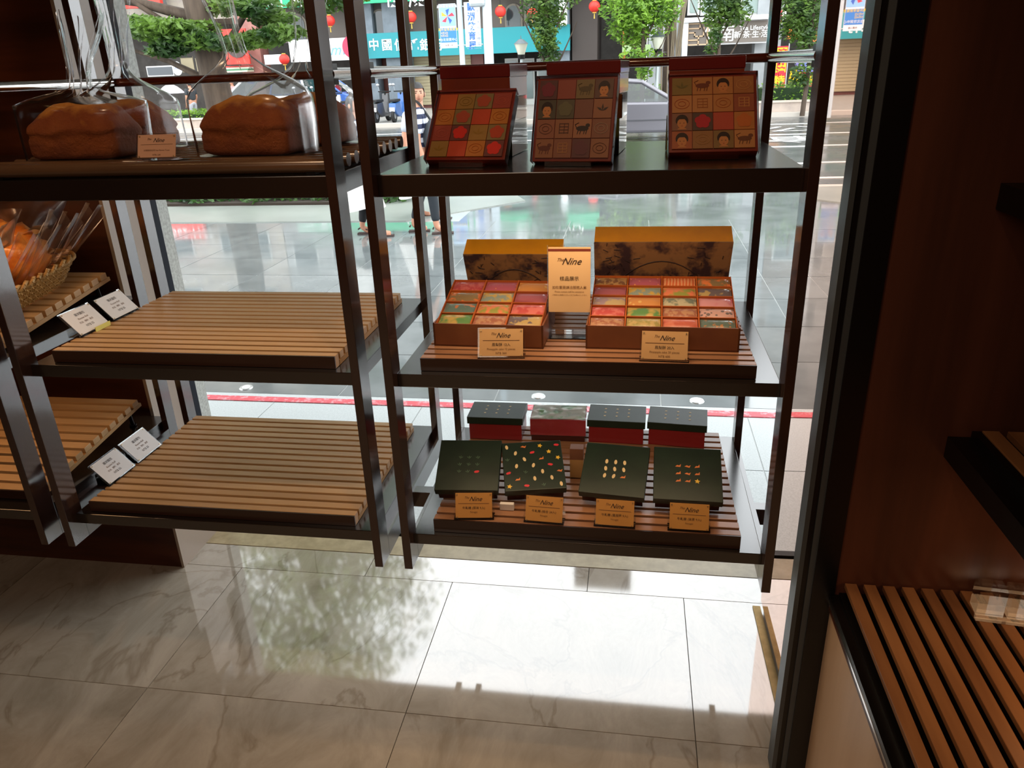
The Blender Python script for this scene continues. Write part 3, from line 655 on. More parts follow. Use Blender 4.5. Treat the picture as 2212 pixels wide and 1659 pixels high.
def green_box(label, x, y, rz, tl, wd, dp, mo):
    t = thing('green_lidded_box', label, 'box', (x, y, .6325), rot=Euler((rad(tl), 0, rad(rz)), 'XYZ'), group='dark green boxes leaning on the bottom shelf')
    box('box_base', MAR, t, -wd / 2 + .006, wd / 2 - .006, .008, dp - .006, 0, .046)
    box('lid', GRN, t, -wd / 2, wd / 2, 0, dp, .030, .052, bevel=.002)
    for kd in set(m_[2] for m_ in mo):
        b = MB()
        for u, v, k2 in mo:
            if k2 == kd: b.M = Matrix.Translation((u * wd / 2, dp / 2 + v * dp / 2, .0524 + .0001 * len(b.v) / 60)) @ Matrix.Rotation(random.uniform(-.3, .3), 4, 'Z'); q = motif(kd, .0072); b.add([b.M.inverted() @ (b.M @ Vector(p)) for p in q.v], q.f)
        b.M = None; b.build('printed_motifs', MOT[kd], t)
    st = thing('display_wedge', 'dark wedge propping up the back of the %s' % label.replace(' leaning', ''), 'stand', (x, y, .6305), rad(rz)) if False else None
    return t
def grid9(k1, k2): return [(-.28 + .28 * i, .28 - .28 * j, k2 if (i == 2 and j == 2) else k1) for i in range(3) for j in range(3)]
ks = 'wroogyrgowryowgyr'
m24 = [(-.84 + .28 * i, .80 - .27 * j, 'wryogwoyrw'[(i * 3 + j * 2) % 10]) for i in range(7) for j in range(7) if (i + j) % 2 == 0]
green_box('dark green lidded box with small green leaf motifs and one red, leftmost', -.408, 1.652, 4, 27, .165, .158, grid9('g', 'r'))
green_box('dark green lidded box scattered with many coloured motifs, second in the row', -.232, 1.668, 12, 25, .158, .155, m24)
green_box('dark green lidded box with nine cream peanut motifs, third in the row', -.036, 1.664, -6, 27, .165, .155, grid9('w', 'o'))
green_box('dark green lidded box with orange motifs and a yellow flower, rightmost', .150, 1.655, -1, 27, .168, .158, grid9('o', 'y'))
def rear_box(label, x, y, rz, z, kind):
    t = thing('red_gift_box', label, 'gift box', (x, y, z), rad(rz), group='red boxes at the back of the bottom shelf')
    if kind == 'lid':
        box('box_base', REDB, t, -.080, .080, -.05, .055, 0, .058); box('lid', GRN, t, -.085, .085, -.055, .060, .052, .074, bevel=.0015)
        for i in range(3):
            b = MB()
            for j in range(3): b.tube((-.035 + .035 * i, -.02 + .025 * j, .0742), (-.035 + .035 * i, -.02 + .025 * j, .0746), .0035, n=8)
            b.build('printed_motifs', MOT['w'], t)
    else:
        box('box_base', mat('wrapped_red', '8c1826', .25, c2='9c3040', scale=10, coat=.8), t, -.083, .083, -.05, .055, 0, .052)
        b = MB(); n_ = 14; vs = []
        for i in range(n_ + 1):
            for j in range(n_ + 1):
                u, v = -.088 + .176 * i / n_, -.055 + .115 * j / n_
                vs.append((u, v, .056 + .005 * noise.noise(Vector((u * 45, v * 45, 1)))))
        b.add(vs, [(i * (n_ + 1) + j, (i + 1) * (n_ + 1) + j, (i + 1) * (n_ + 1) + j + 1, i * (n_ + 1) + j + 1) for i in range(n_) for j in range(n_)], True)
        vs = []
        for i in range(21):
            for j in range(5):
                u = -.088 + .176 * i / 20; vs.append((u, -.055 + .006 * noise.noise(Vector((u * 50, j * 1.3, 4))), .056 * j / 4))
        b.add(vs, [(i * 5 + j, (i + 1) * 5 + j, (i + 1) * 5 + j + 1, i * 5 + j + 1) for i in range(20) for j in range(4)], True)
        b.build('cellophane_wrap', clear('shiny_wrap', (.97, .96, .96), .12, .15, .05), t)
        box('printed_top', mat('wrap_top_print', 'b8b49a', .5, c2='6a9a5a', scale=18, lo=.5, hi=.6, coord='obj'), t, -.080, .080, -.045, .05, .0525, .054)
    return t
rear_box('red box with dark green lid at the left end of the back row', -.397, 2.06, 0, .6315, 'lid')
rear_box('cellophane wrapped red box without lid in the back row', -.208, 2.06, 1, .652, 'wrap')
box_st = thing('riser_block', 'dark riser block under the cellophane wrapped red box', 'riser', (-.208, 2.06, .6315))
box('block', MAR, box_st, -.08, .08, -.045, .055, 0, .020)
rear_box('red box with dark green lid between the wrapped box and the right end box', -.034, 2.065, -2, .6315, 'lid')
rear_box('red box with dark green lid at the right end of the back row', .144, 2.06, -5, .6315, 'lid')
t = thing('tan_display_box', 'upright tan and brown carton between the second and third green boxes', 'carton', (-.136, 1.80, .6315))
box('carton_body', mat('tan_carton', 'a07a4c', .6), t, -.018, .018, 0, .03, 0, .055); box('carton_top', mat('brown_carton', '6a4430', .6), t, -.018, .018, 0, .03, .055, .088)
t = thing('white_label_block', 'small white block tucked beside the first gold price card', 'label holder', (-.300, 1.618, .6315))
box('block', PAPW, t, -.018, .018, 0, .012, 0, .018, bevel=.001)

# ------------------------------------------------------------ bread basket, far left
WICK = mat('wicker', 'b38d52', .5, c2='94703c', scale=60)
t = thing('bread_basket', 'pale wicker basket of bagged pastries on the raised tray at far left', 'basket', (-2.035, 1.855, 1.098), rot=Euler((TILT, 0, 0)))
bw = MB()
def rpt(a, u, v, q=6): c, s_ = math.cos(a), math.sin(a); k = (abs(c) ** q + abs(s_) ** q) ** (-1 / q); return Vector((c * k * u, s_ * k * v, 0))
NS = 64; HB = .066
for i in range(NS):
    a = 2 * PI * i / NS; p0 = rpt(a, .33, .19); p1 = rpt(a, .37, .225); bw.tube(p0, p1 + Vector((0, 0, HB)), .0032, n=5)
bw.build('stakes', WICK, t)
for j in range(7):
    b = MB(); z = .006 + j * .0088; f = z / HB
    pts = []
    for i in range(129):
        a = 2 * PI * i / 128; p = rpt(a, .33 + .04 * f, .19 + .035 * f); n_ = p.normalized(); pts.append(p + n_ * .0035 * (1 if ((i // 1 + j) % 2) else -1) + Vector((0, 0, z)))
    b.path(pts, .0042, 5); b.build('weave_row', WICK, t)
b = MB()
for k in range(2):
    pts = [rpt(2 * PI * i / 160, .372, .227) + Vector((0, 0, HB + .006)) + rpt(2 * PI * i / 160, 1, 1).normalized() * .006 * math.cos(i * .9 + k * PI) + Vector((0, 0, .006 * math.sin(i * .9 + k * PI))) for i in range(161)]
    b.path(pts, .0055, 5)
b.build('braided_rim', WICK, t); box('base', WICK, t, -.31, .31, -.17, .17, .0, .006)
PAST = mat('glazed_pastry', 'cc6a24', .32, c2='e09a44', scale=22, detail=5, lo=.35, hi=.7, coat=.5, bump=.6)
for i, (x, y, lb) in enumerate(((-1.83, 1.765, 'glazed bun in film nearest the right rim of the basket, front'), (-1.83, 1.945, 'glazed bun in film at the back right of the basket'), (-2.09, 1.765, 'glazed bun in film in the middle front of the basket'), (-2.09, 1.945, 'glazed bun in film in the middle back of the basket'))):
    q = thing('glazed_bun', lb, 'bread', (x, y, 1.104 + (y - 1.855) * .13), group='glazed buns in the basket')
    b = MB(); vs = []; n_, m_ = 30, 16
    for j in range(m_ + 1):
        th = PI * j / m_
        for k in range(n_):
            a = 2 * PI * k / n_; d = Vector((math.sin(th) * math.cos(a), math.sin(th) * math.sin(a), math.cos(th)))
            r_ = 1 + .16 * noise.noise(d * 3 + Vector((i * 9, 0, 0))) + .05 * noise.noise(d * 9); vs.append(Vector((d.x * .122, d.y * .084, .098 + d.z * .092)) * 1 * r_)
    b.add(vs, [(j * n_ + k, j * n_ + (k + 1) % n_, (j + 1) * n_ + (k + 1) % n_, (j + 1) * n_ + k) for j in range(m_) for k in range(n_)], True); b.build('bun', PAST, q)
    bag_mesh(.262, .178, .19, .262, i * 2.2, .25, -.05, .04).build('cellophane_bag', CELLO, q)
    if i < 2:
        for k in range(5):
            y0 = -.07 + .035 * k; f = MB(); tip = Vector((.20 + .012 * k, y0 + .05, .235 - .012 * (k % 3))); rt = Vector((.115, y0, .055))
            f.add([rt, rt + Vector((0, .012, .004)), tip + Vector((0, .016, -.005)), tip, rt + Vector((.014, .0, -.004)), tip + Vector((.016, .0, -.03))], [(0, 1, 2, 3), (0, 3, 5, 4)])
            f.tube(rt, tip, .0009, n=4); f.build('film_fold', FILM, q)
# film folds fanning out of the basket
# ------------------------------------------------------------ right bench and wall shelves
t = thing('slatted_bench', 'wooden slatted display bench along the right wall with a pale front panel', 'bench', (.452, .35, 0))
box('front_panel', VEN2, t, .006, .02, -.55, 1.10, 0, .528); box('inner_rail', mat('brown_rail', '4a2416', .35), t, .002, .024, -.55, 1.10, .528, .545)
box('steel_strip', CHROME, t, -.001, .006, -.55, 1.10, .545, .552); box('top_edge', BLACK, t, .000, .026, -.55, 1.10, .552, .566)
box('tray_bed', BLACK, t, .02, 1.04, -.55, 1.10, .50, .572)
sl = box('slat', SLATY, t, 0, .0245, -.55, 1.098, .588, .600, bevel=.0015); sl.location = (.028, 0, 0)
sl2 = None
for i in range(1, 26):
    c = sl.copy(); COL.objects.link(c); c.parent = t; c.location = (.028 + .0392 * i, 0, 0)
def wall_shelf(z, label, tray=True):
    t = thing('wall_shelf', label, 'wall shelf', (.627, 1.45, z))
    box('shelf_board', BLACK, t, 0, .87, -1.6, 0, -.045, 0)
    if tray:
        box('tray_side', BLACK, t, .04, .056, -1.6, -.005, 0, .016)
        sl = box('slat', SLATY, t, 0, .030, -1.6, -.006, .004, .018, bevel=.001); sl.location = (.058, 0, 0)
        for i in range(1, 17):
            c = sl.copy(); COL.objects.link(c); c.parent = t; c.location = (.058 + .0455 * i, 0, 0)
wall_shelf(.966, 'black wall shelf with wooden slats above the bench at right')
wall_shelf(1.457, 'upper black wall shelf at the top right edge', False)
t = thing('acrylic_divider', 'clear acrylic holder with three slots lying on the slatted bench', 'holder', (.80, 1.36, .601), rad(-6))
for i in range(3): box('slot', ACR, t, -.085 + .058 * i, -.035 + .058 * i, 0, .04, 0, .062)
box('front_bar', ACR, t, -.09, .085, -.02, -.008, 0, .012)
# ceiling lamp bars (seen as reflections)
LEDM = mat('lamp_lens', (1, .62, .25), .4, emit=60)
for x, n in ((-1.75, 'left'), (-.95, 'middle'), (.05, 'right')):
    t = thing('lamp_bar', '%s ceiling lamp bar with five warm lenses above the shelves' % n, 'lamp', (x, 1.05, 2.70), group='lamp bars on the ceiling')
    box('housing', mat('lamp_housing', 'c0bcb4', .3, .8), t, -.13, .13, -.022, .022, -.03, 0)
    for k in range(5): MB().tube((-.1 + .05 * k, 0, -.0305), (-.1 + .05 * k, 0, -.034), .011, n=12).build('lens', LEDM, t)

# ------------------------------------------------------------ leaves, trees, hedges
def leaf_mat(n, a, b_):
    if n in MATS: return MATS[n]
    m = bpy.data.materials.new(n); m.use_nodes = True; MATS[n] = m; nt = m.node_tree; N = nt.nodes; L = nt.links; b = N['Principled BSDF']
    g = N.new('ShaderNodeNewGeometry'); t = N.new('ShaderNodeTexNoise'); t.inputs['Scale'].default_value = 2.2; t.inputs['Detail'].default_value = 5; L.new(g.outputs['Position'], t.inputs['Vector'])
    r = N.new('ShaderNodeValToRGB'); r.color_ramp.elements[0].position = .38; r.color_ramp.elements[1].position = .62; r.color_ramp.elements[0].color = lin(a); r.color_ramp.elements[1].color = lin(b_)
    L.new(t.outputs['Fac'], r.inputs[0]); L.new(r.outputs[0], b.inputs['Base Color']); b.inputs['Roughness'].default_value = .45
    tr = N.new('ShaderNodeBsdfTranslucent'); L.new(r.outputs[0], tr.inputs[0]); mx = N.new('ShaderNodeMixShader'); mx.inputs[0].default_value = .4
    L.new(b.outputs[0], mx.inputs[1]); L.new(tr.outputs[0], mx.inputs[2]); L.new(mx.outputs[0], N['Material Output'].inputs['Surface'])
    return m
LF = leaf_mat('leaf_green', '2c4a1e', '6a8a38'); LF2 = leaf_mat('leaf_bright', '4c7422', '8fb840'); LFD = leaf_mat('leaf_dark', '1c3a1a', '4a7030')
BARK = mat('bark', '3c3026', .8, c2='54463a', scale=9, stretch=(1, 1, .2), bump=.4)
def leaves(blobs, size, name, mt, parent, rng, world=True, flat=.5):
    vs, fs = [], []
    off = wpos(parent) if parent is not None else Vector((0, 0, 0))
    for (cx, cy_, cz, rx, ry, rz, n) in blobs:
        for _ in range(n):
            d = Vector((rng.gauss(0, 1), rng.gauss(0, 1), rng.gauss(0, 1))).normalized() * (rng.random() ** .4)
            c = Vector((cx + d.x * rx, cy_ + d.y * ry, cz + d.z * rz)) - off
            u = Vector((rng.gauss(0, 1), rng.gauss(0, 1), rng.gauss(0, flat))).normalized(); v = u.orthogonal().normalized(); v = (v + u.cross(v) * rng.uniform(-1, 1)).normalized()
            s = size * rng.uniform(.6, 1.3); k = len(vs)
            vs += [tuple(c - u * s), tuple(c - v * s * .38), tuple(c + u * s), tuple(c + v * s * .38)]; fs.append((k, k + 1, k + 2, k + 3))
    me = bpy.data.meshes.new(name); me.from_pydata(vs, [], fs); me.materials.append(mt)
    o = bpy.data.objects.new(name, me); COL.objects.link(o)
    if parent is not None: o.parent = parent
    o['kind'] = 'stuff'
    return o
def tree(label, base, trunk, r, branches, blobs, size, mt, seed, group='street trees'):
    t = thing('street_tree', label, 'tree', base, group=group); rng = random.Random(seed)
    b = MB(); pts = [Vector(p) for p in trunk]; rs = [r * (1 - .45 * i / (len(pts) - 1)) for i in range(len(pts))]; b.path(pts, rs, 12)
    b.build('trunk', BARK, t, True)
    for br in branches: MB().path([Vector(p) for p in br[:-1]], [br[-1] * (1 - .7 * i / (len(br) - 2)) for i in range(len(br) - 1)], 8).build('branch', BARK, t, True)
    leaves(blobs, size, 'foliage', mt, t, rng)
    return t
tx_, ty_ = -6.22, 11.3
rng = random.Random(3)
bl = []
for px, py, Y, rr, n in ((295, 52, 11, .30, 380), (350, 58, 10.6, .34, 480), (395, 85, 10.8, .40, 520), (330, 70, 11.3, .3, 260), (420, 60, 11.2, .3, 300), (445, 90, 10.8, .28, 260), (505, 95, 11.2, .30, 300), (560, 85, 11.2, .34, 380), (610, 70, 11, .28, 260),
                         (590, 40, 11.5, .3, 260), (545, 15, 11, .35, 300), (690, 8, 11, .35, 220), (740, -5, 11, .3, 160), (480, 15, 11.5, .35, 240), (360, 110, 10.8, .25, 180), (860, -30, 11, .4, 200)):
    c = P(px, py, Y); bl.append((c.x, c.y, c.z, rr * 1.3, rr, rr * .36, n))
for x, y, z, rr, n in ((-5.6, 11, 5.2, 2.0, 2200), (-7.6, 11.5, 5.0, 1.8, 1500), (-5.0, 11, 6.4, 1.5, 2200), (-5.4, 11, 7.6, 2.0, 2400), (-6.8, 11, 7.4, 1.9, 1600), (-3.9, 10.6, 5.6, .5, 260), (-6.3, 10.8, 9.2, 1.8, 1500), (-8.6, 11, 7.8, 2.0, 1500), (-7.6, 11.3, 10.0, 2.0, 1800), (-9.8, 11.5, 6.0, 1.8, 900), (-5.6, 10.6, 9.0, 1.3, 1100)):
    bl.append((x, y, z, rr, rr * .9, rr * .75, n))
tree('big leafy street tree with a dark trunk rising behind the loaves of the left shelf', (tx_, ty_, G), [(tx_, ty_, G), (tx_ + .02, ty_, 1.0), (tx_ - .05, ty_, 2.2), (tx_ - .15, ty_, 3.4), (tx_ - .1, ty_, 5.5), (tx_ + .3, ty_, 8)], .24,
     [[(tx_ - .02, ty_, 1.62), (tx_ - .7, ty_, 1.95), (tx_ - 1.4, ty_ - .2, 2.2), .06], [(tx_ - .05, ty_, 2.0), (tx_ - .6, ty_, 2.45), (tx_ - 1.2, ty_ - .2, 2.9), .07], [(tx_ + .05, ty_, 1.9), (tx_ + .7, ty_, 2.6), (tx_ + 1.7, ty_, 3.0), .06],
      [(tx_ - .1, ty_, 2.5), (tx_ - 1.0, ty_, 2.75), (tx_ - 2.2, ty_ - .3, 2.9), .09], [(tx_, ty_, 3.5), (tx_ + 1.2, ty_, 5.2), (tx_ + 2.4, ty_ - .3, 6.2), .1], [(tx_, ty_, 4), (tx_ - 1.5, ty_, 6), (tx_ - 2.6, ty_, 7.6), .1]], [(a, b, c_, d, e_, f_, int(n * 1.9)) for a, b, c_, d, e_, f_, n in bl], .062, LF, 5)
def px_tree(label, pxb, Y, trunk_r, blobs, size, mt, seed, zt=4.5, lean=0):
    c = P(pxb, 200, Y); x = c.x
    B = []
    for px, py, rx, rz, n in blobs:
        q = P(px, py, Y); B.append((q.x, Y + random.uniform(-.3, .3), q.z, rx * .85, max(.35, rx * .6), rz * .85, int(n * 1.8)))
    br = [[(x, Y, 1.2 + .5 * k), (x + (-1) ** k * .5, Y, 2.0 + .6 * k), (x + (-1) ** k * 1.0, Y, 3.0 + .6 * k), trunk_r * .5] for k in range(3)]
    return tree(label, (x, Y, G), [(x, Y, G), (x + .05, Y, 1.4), (x + lean, Y, 2.8), (x + lean, Y, zt)], trunk_r, br, B, size, mt, seed)
px_tree('slim leafy tree hanging in front of the right half of the teal sign', 1183, 27.2, .08, [(1175, 10, 1.0, .8, 420), (1180, 40, .8, .6, 380), (1178, 70, .5, .5, 260), (1185, 95, .5, .4, 200), (1188, 118, .45, .4, 180), (1200, -25, 1.4, .8, 380)], .085, LF, 21)
px_tree('bright green bushy tree on the far pavement behind the right leaning pack', 1385, 27.2, .09, [(1360, 15, 1.2, .8, 620), (1400, 40, 1.2, .8, 620), (1355, 60, .9, .6, 380), (1425, 15, .9, .7, 380), (1385, -20, 1.6, .8, 600), (1370, 90, .5, .4, 120), (1385, 120, .9, .25, 160), (1392, 150, .35, .4, 90)], .085, LF2, 22)
px_tree('leafy tree overlapping the grey brown tea shop sign', 1545, 27.2, .07, [(1560, 8, .85, .6, 380), (1590, 30, .6, .45, 240), (1550, 40, .55, .4, 200), (1543, 78, .28, .45, 120), (1540, 106, .30, .22, 80), (1570, -25, 1.3, .7, 450)], .085, LF, 23)
px_tree('leafy tree between the right back post and the right front post, orange sign behind', 1738, 27.2, .08, [(1730, 10, 1.1, .8, 520), (1745, 40, 1.0, .7, 480), (1720, 60, .8, .5, 300), (1740, 85, .6, .4, 200), (1745, 150, .7, .4, 160), (1725, 175, .4, .3, 100), (1740, -25, 1.4, .8, 450)], .085, LF, 24)
# banyan with hanging roots
c = P(1447, 200, 29); t = thing('banyan_tree', 'banyan trunk with many pale hanging roots against the grey column at the far side', 'tree', (c.x, 29, G))
rg = random.Random(9)
MB().path([(c.x, 29, G), (c.x - .1, 29, 2), (c.x, 29, 4), (c.x + .1, 29, 6)], [.26, .2, .18, .14], 10).build('trunk', BARK, t, True)
RT_ = mat('pale_root', '8a7c68', .8)
for i in range(12):
    x = c.x + rg.uniform(-.55, .45); MB().path([(x, 28.8, G), (x + rg.uniform(-.1, .1), 28.8, 1.8), (x + rg.uniform(-.25, .35), 28.8, 4.6)], [.035, .03, .025], 6).build('root', RT_, t, True)
leaves([(c.x, 29, 5.6, 1.6, 1, .9, 700)], .12, 'foliage', LF, t, rg)
for i, (x0, x1, y0, y1, lb, mt_) in enumerate(((330, 470, 240, 266, 'bright clipped hedge at the far kerb, left, beside the cyclist', LF2), (1345, 1426, 187, 232, 'bright hedge behind the passing car on the far pavement', LF2), (1618, 1770, 181, 230, 'bright clipped hedge between the right back and front posts', LF2))):
    Yh = 28.8; a = P(x0, y1, Yh); b_ = P(x1, y1, Yh); tz = P((x0 + x1) / 2, y0, Yh).z; bz = G + .1
    t = thing('hedge', lb, 'hedge', ((a.x + b_.x) / 2, Yh, bz), group='hedges on the far pavement'); rg = random.Random(40 + i)
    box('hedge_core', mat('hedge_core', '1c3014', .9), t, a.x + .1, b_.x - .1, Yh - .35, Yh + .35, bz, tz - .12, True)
    vs, fs = [], []; n = int((b_.x - a.x) * 900)
    leaves([(a.x + (b_.x - a.x) * (k + .5) / 8, Yh, (tz + bz) / 2 + .05, (b_.x - a.x) / 12, .5, (tz - bz) * .56, n // 8) for k in range(8)], .07, 'foliage', mt_, t, rg)
    pw = thing('planter_wall', 'low pale planter wall under the ' + lb, 'planter', ((a.x + b_.x) / 2, 27.95, bz), group='planter walls on the far pavement')
    box('wall_block', mat('pale_planter', 'b8a89c', .6, c2='a89a90', scale=4), pw, a.x - .4, b_.x + .3, 27.92, 28.05, bz, bz + .30, True); box('coping', mat('planter_coping', 'c4b8ac', .5), pw, a.x - .45, b_.x + .35, 27.86, 28.1, bz + .30, bz + .36, True)
t = thing('ground_cover_bed', 'low dark green planting bed along the near kerb, seen under the top left shelf', 'planting', (-7, 11.5, G)); rg = random.Random(77)
box('soil', mat('soil', '2c2219', .9), t, -13, -3.6, 10.7, 11.75, G, G + .05, True)
leaves([(-12.6 + .5 * k, 11.15 + rg.uniform(-.1, .1), G + .10, .42, .42, .13, 420) for k in range(19)], .055, 'ground_foliage', LFD, t, rg)

# ------------------------------------------------------------ buildings across the road
YB = 38.0
def rect(px0, py0, px1, py1, Y):
    a = P(px0, (py0 + py1) / 2, Y); b = P(px1, (py0 + py1) / 2, Y); m_ = (px0 + px1) / 2
    return a.x, b.x, P(m_, py1, Y).z, P(m_, py0, Y).z
def X(px, Y=YB): return P(px, 120, Y).x
GLS = mat('dark_window_glass', '2c3638', .08, ior=1.6); FRM = mat('window_frame_pale', 'a8aaa6', .5)
GZ = G + .1
def building(name, label, x0, x1, top, wm, floors=None, z0=4.4, nwin=6, wz=3.3, ground='0'):
    t = thing(name, label, 'building', ((x0 + x1) / 2, YB, GZ))
    box('upper_wall', wm, t, x0, x1, YB, YB + 10, z0, top, True)
    box('arcade_back_wall', mat('arcade_back', '4c4844', .6, c2='3a3632', scale=2), t, x0, x1, YB + 4, YB + 4.3, GZ, z0, True)
    z = z0 + 1.2; stp = (x1 - x0) / nwin; fw = None
    while z + 2 < top:
        for i in range(nwin):
            xa = x0 + stp * (i + .18); xb = x0 + stp * (i + .82)
            w_ = box('window', FRM, t, xa, xb, YB - .06, YB + .02, z, z + 1.7, True)
            box('pane', GLS, w_, xa + .08 - w_.location.x, xb - .08, YB - .08, YB - .05, z + .08, z + 1.62, True)
        z += wz
    return t
WG = mat('facade_grey', '8f908e', .7, c2='7c7d7b', scale=1.2); WB = mat('facade_brown', '6c5a4c', .7, c2='5a4a40', scale=1.2); WT = mat('facade_tile_beige', '9c9486', .6, c2='88807a', scale=2)
WD = mat('facade_dark', '3c3430', .6); WC = mat('facade_concrete', '94989a', .7, c2='808486', scale=.8)
COLM = mat('column_blue_grey', '707a82', .5, c2='626c74', scale=3); COLP = mat('column_pinkish', '9c6a60', .5, c2='8c5c54', scale=3)
b1 = building('shop_building', 'greyish building with a red phone sign at far left across the road', X(-900), X(553), 27.0, WT, nwin=9)
b2 = building('bank_building', 'bank building with dark arched openings and a long teal sign across the road', X(555), X(1232), 24.8, WG, nwin=7, z0=5.0)
b3 = building('office_building', 'dark building with a tall passage behind the fourth red lantern', X(1236), X(1398), 28.0, WD, nwin=2, z0=6.0)
b4 = building('tea_shop_building', 'pale concrete building above the grey brown tea shop sign', X(1400), X(1690), 16, WC, nwin=3, z0=5.2)
b5 = building('brown_building', 'brown building behind the clearance banners at the far right', X(1692), X(2300), 14, WB, nwin=6)
box('lower_wall', WD, b3, X(1236), X(1290), YB, YB + 4, GZ, 6, True)
box('lower_wall', WC, b4, X(1400), X(1470), YB - .1, YB + 1, GZ, 6.2, True)
for b_, cols, cm_ in ((b1, (-300, 90, 545), COLP), (b2, (790, 860, 1210), COLM), (b4, (1655,), WC), (b5, (1800, 2000), WB)):
    for cxp in cols:
        x = X(cxp); ww = .55 if cxp != 1210 else .45
        box('column', cm_, b_, x - ww, x + ww, YB - .2, YB + .7, GZ, 6.0 if b_ is b2 else 4.6, True)
# bank arcade: arches above the sign, glass doors, shutter
box('arch_wall', mat('arch_wall_plaster', '5e5650', .7), b2, X(575), X(1232), YB + .25, YB + .4, 3.2, 5.0, True)
box('band', mat('pale_cornice', 'a9a59c', .6), b2, X(575), X(1232), YB - .3, YB + .2, 4.95, 5.35, True)
for pxa, pxb in ((800, 842), (925, 960), (1090, 1128), (1132, 1170), (620, 660)):
    x0, x1, _, zt = rect(pxa, 30, pxb, 90, YB); r_ = (x1 - x0) / 2; cx = (x0 + x1) / 2
    pl_ = [(x0, 2.9), (x1, 2.9)] + [(cx + r_ * math.cos(PI * i / 12), 4.0 + r_ * math.sin(PI * i / 12)) for i in range(13)]
    a_ = MB().prism(pl_, 'y', YB + .15, YB + .26).build('arched_window', mat('arch_frame', '7c7468', .6), b2, True)
    r2 = r_ - .09; pl2 = [(x0 + .09, 2.9), (x1 - .09, 2.9)] + [(cx + r2 * math.cos(PI * i / 12), 4.0 + r2 * math.sin(PI * i / 12)) for i in range(13)]
    MB().prism(pl2, 'y', YB + .10, YB + .16).build('pane', GLS, a_, True)
for pxa, pxb in ((1092, 1120), (1128, 1155), (1160, 1196), (965, 1010)):
    x0, x1, z0, z1 = rect(pxa, 126, pxb, 225, YB + 1)
    a_ = box('shop_window', FRM, b2, x0, x1, YB + 1.0, YB + 1.1, GZ, z1, True); box('pane', mat('shop_glass', '4a5a58', .1, ior=1.6), a_, x0 + .08, x1 - .08, YB + .94, YB + 1.02, GZ + .3, z1 - .12, True)
t = thing('roller_shutter', 'beige roller shutter under the teal sign, seen also in the bronze mirror', 'shutter', (X(930), YB + .9, GZ))
x0, x1 = -11.2, -8.0
for i in range(18): box('slat', mat('beige_shutter', 'a89c7c', .5), t, x0, x1, YB + .85 + .02 * (i % 2), YB + .95, GZ + .15 + i * .145, GZ + .285 + i * .145, True)
box('stone_surround', mat('maroon_stone', '6c3c34', .4), b2, x0 - 1.3, x1 + .6, YB + .97, YB + 1.2, GZ, 3.0, True)
# signs
POLEB = mat('sign_bracket', '6a6c6c', .5)
def board(name, label, px0, py0, px1, py1, Y, mt, cat='sign', th=.25, frame=None):
    x0, x1, z0, z1 = rect(px0, py0, px1, py1, Y); t = thing(name, label, cat, ((x0 + x1) / 2, Y, z0))
    box('sign_board', mt, t, x0, x1, Y - th, Y, z0, z1, True); box('bracket', POLEB, t, x0 + .3, x0 + .4, Y, YB + .3, z0 + .05, z1 - .05, True); box('bracket', POLEB, t, x1 - .4, x1 - .3, Y, YB + .3, z0 + .05, z1 - .05, True)
    if frame: box('frame', frame, t, x0 - .06, x1 + .06, Y - th + .03, Y + .02, z0 - .06, z1 + .06, True)
    t['w'] = x1 - x0; t['h'] = z1 - z0
    return t, x0, x1, z0, z1
WHT = mat('white_lettering', 'e4e6e2', .5)
TEAL = mat('teal_sign', '15828a', .4)
t, x0, x1, z0, z1 = board('bank_sign', 'long teal bank sign with white characters across the road', 795, 63, 1232, 118, YB - .3, TEAL)
for ch, px in (('中', 808), ('國', 836), ('信', 864), ('託', 893), ('銀', 919), ('行', 946)):
    q = P(px, 101, YB - .57); text(ch, .54, WHT, t, (q.x - t.location.x, -.27, q.z - t.location.z + .05), bold=.008)
t, x0, x1, z0, z1 = board('green_sign', 'bright green overhead sign with pale lettering at the top of the view', 575, -40, 1025, 8, YB - .8, mat('bright_green_sign', '22a070', .4))
for px, ch in ((588, '西'), (620, '門'), (650, '診'), (680, '所'), (850, '健'), (900, '康')): q = P(px, -2, YB - 1.07); text(ch, .8, WHT, t, (q.x - t.location.x, -.27, q.z - t.location.z), bold=.01)
t2, a0, a1, c0, c1 = board('green_sign', 'second bright green overhead sign, right of the thick pale pole', 1062, -60, 1300, -14, YB - .8, mat('bright_green_sign', '22a070', .4))
text('藝廊 中心', .8, WHT, t2, (0, -.27, .9), bold=.01)
t, x0, x1, z0, z1 = board('phone_sign', 'red sign with a white phone number at the top left beyond the tree', 262, -30, 350, 18, YB - .8, mat('red_sign', 'd8382c', .4)); text('02-2562-1177', .62, WHT, t, (-.2, -.27, .62), bold=.01)
t, x0, x1, z0, z1 = board('logo_sign', 'white box sign with a red round logo left of the teal sign', 630, 84, 770, 132, YB - .5, mat('white_sign', 'dfe2e2', .4))
text('mw', .7, mat('blue_letter', '6aa0b8', .5), t, (.9, -.27, .45), shear=.4)
q = P(762, 101, YB - .8); MB().tube((q.x, YB - .85, q.z), (q.x, YB - .76, q.z), .5, n=24).build('red_disc', mat('logo_red', 'd42c4c', .4), t, True); text('S', .7, WHT, t, (q.x - t.location.x, -.37, q.z - t.location.z), bold=.02)
t, x0, x1, z0, z1 = board('oval_sign', 'dark shop sign board behind the white oval sign under the tree', 325, 145, 378, 162, YB - .6, mat('dark_grey_sign', '4c5054', .4), frame=mat('pale_grey_frame', 'b4b4b4', .5))
q = P(383, 148, YB - .9); t = thing('round_sign', 'white oval hanging sign with blue lettering, left of the big tree trunk', 'sign', (q.x, YB - .9, q.z))
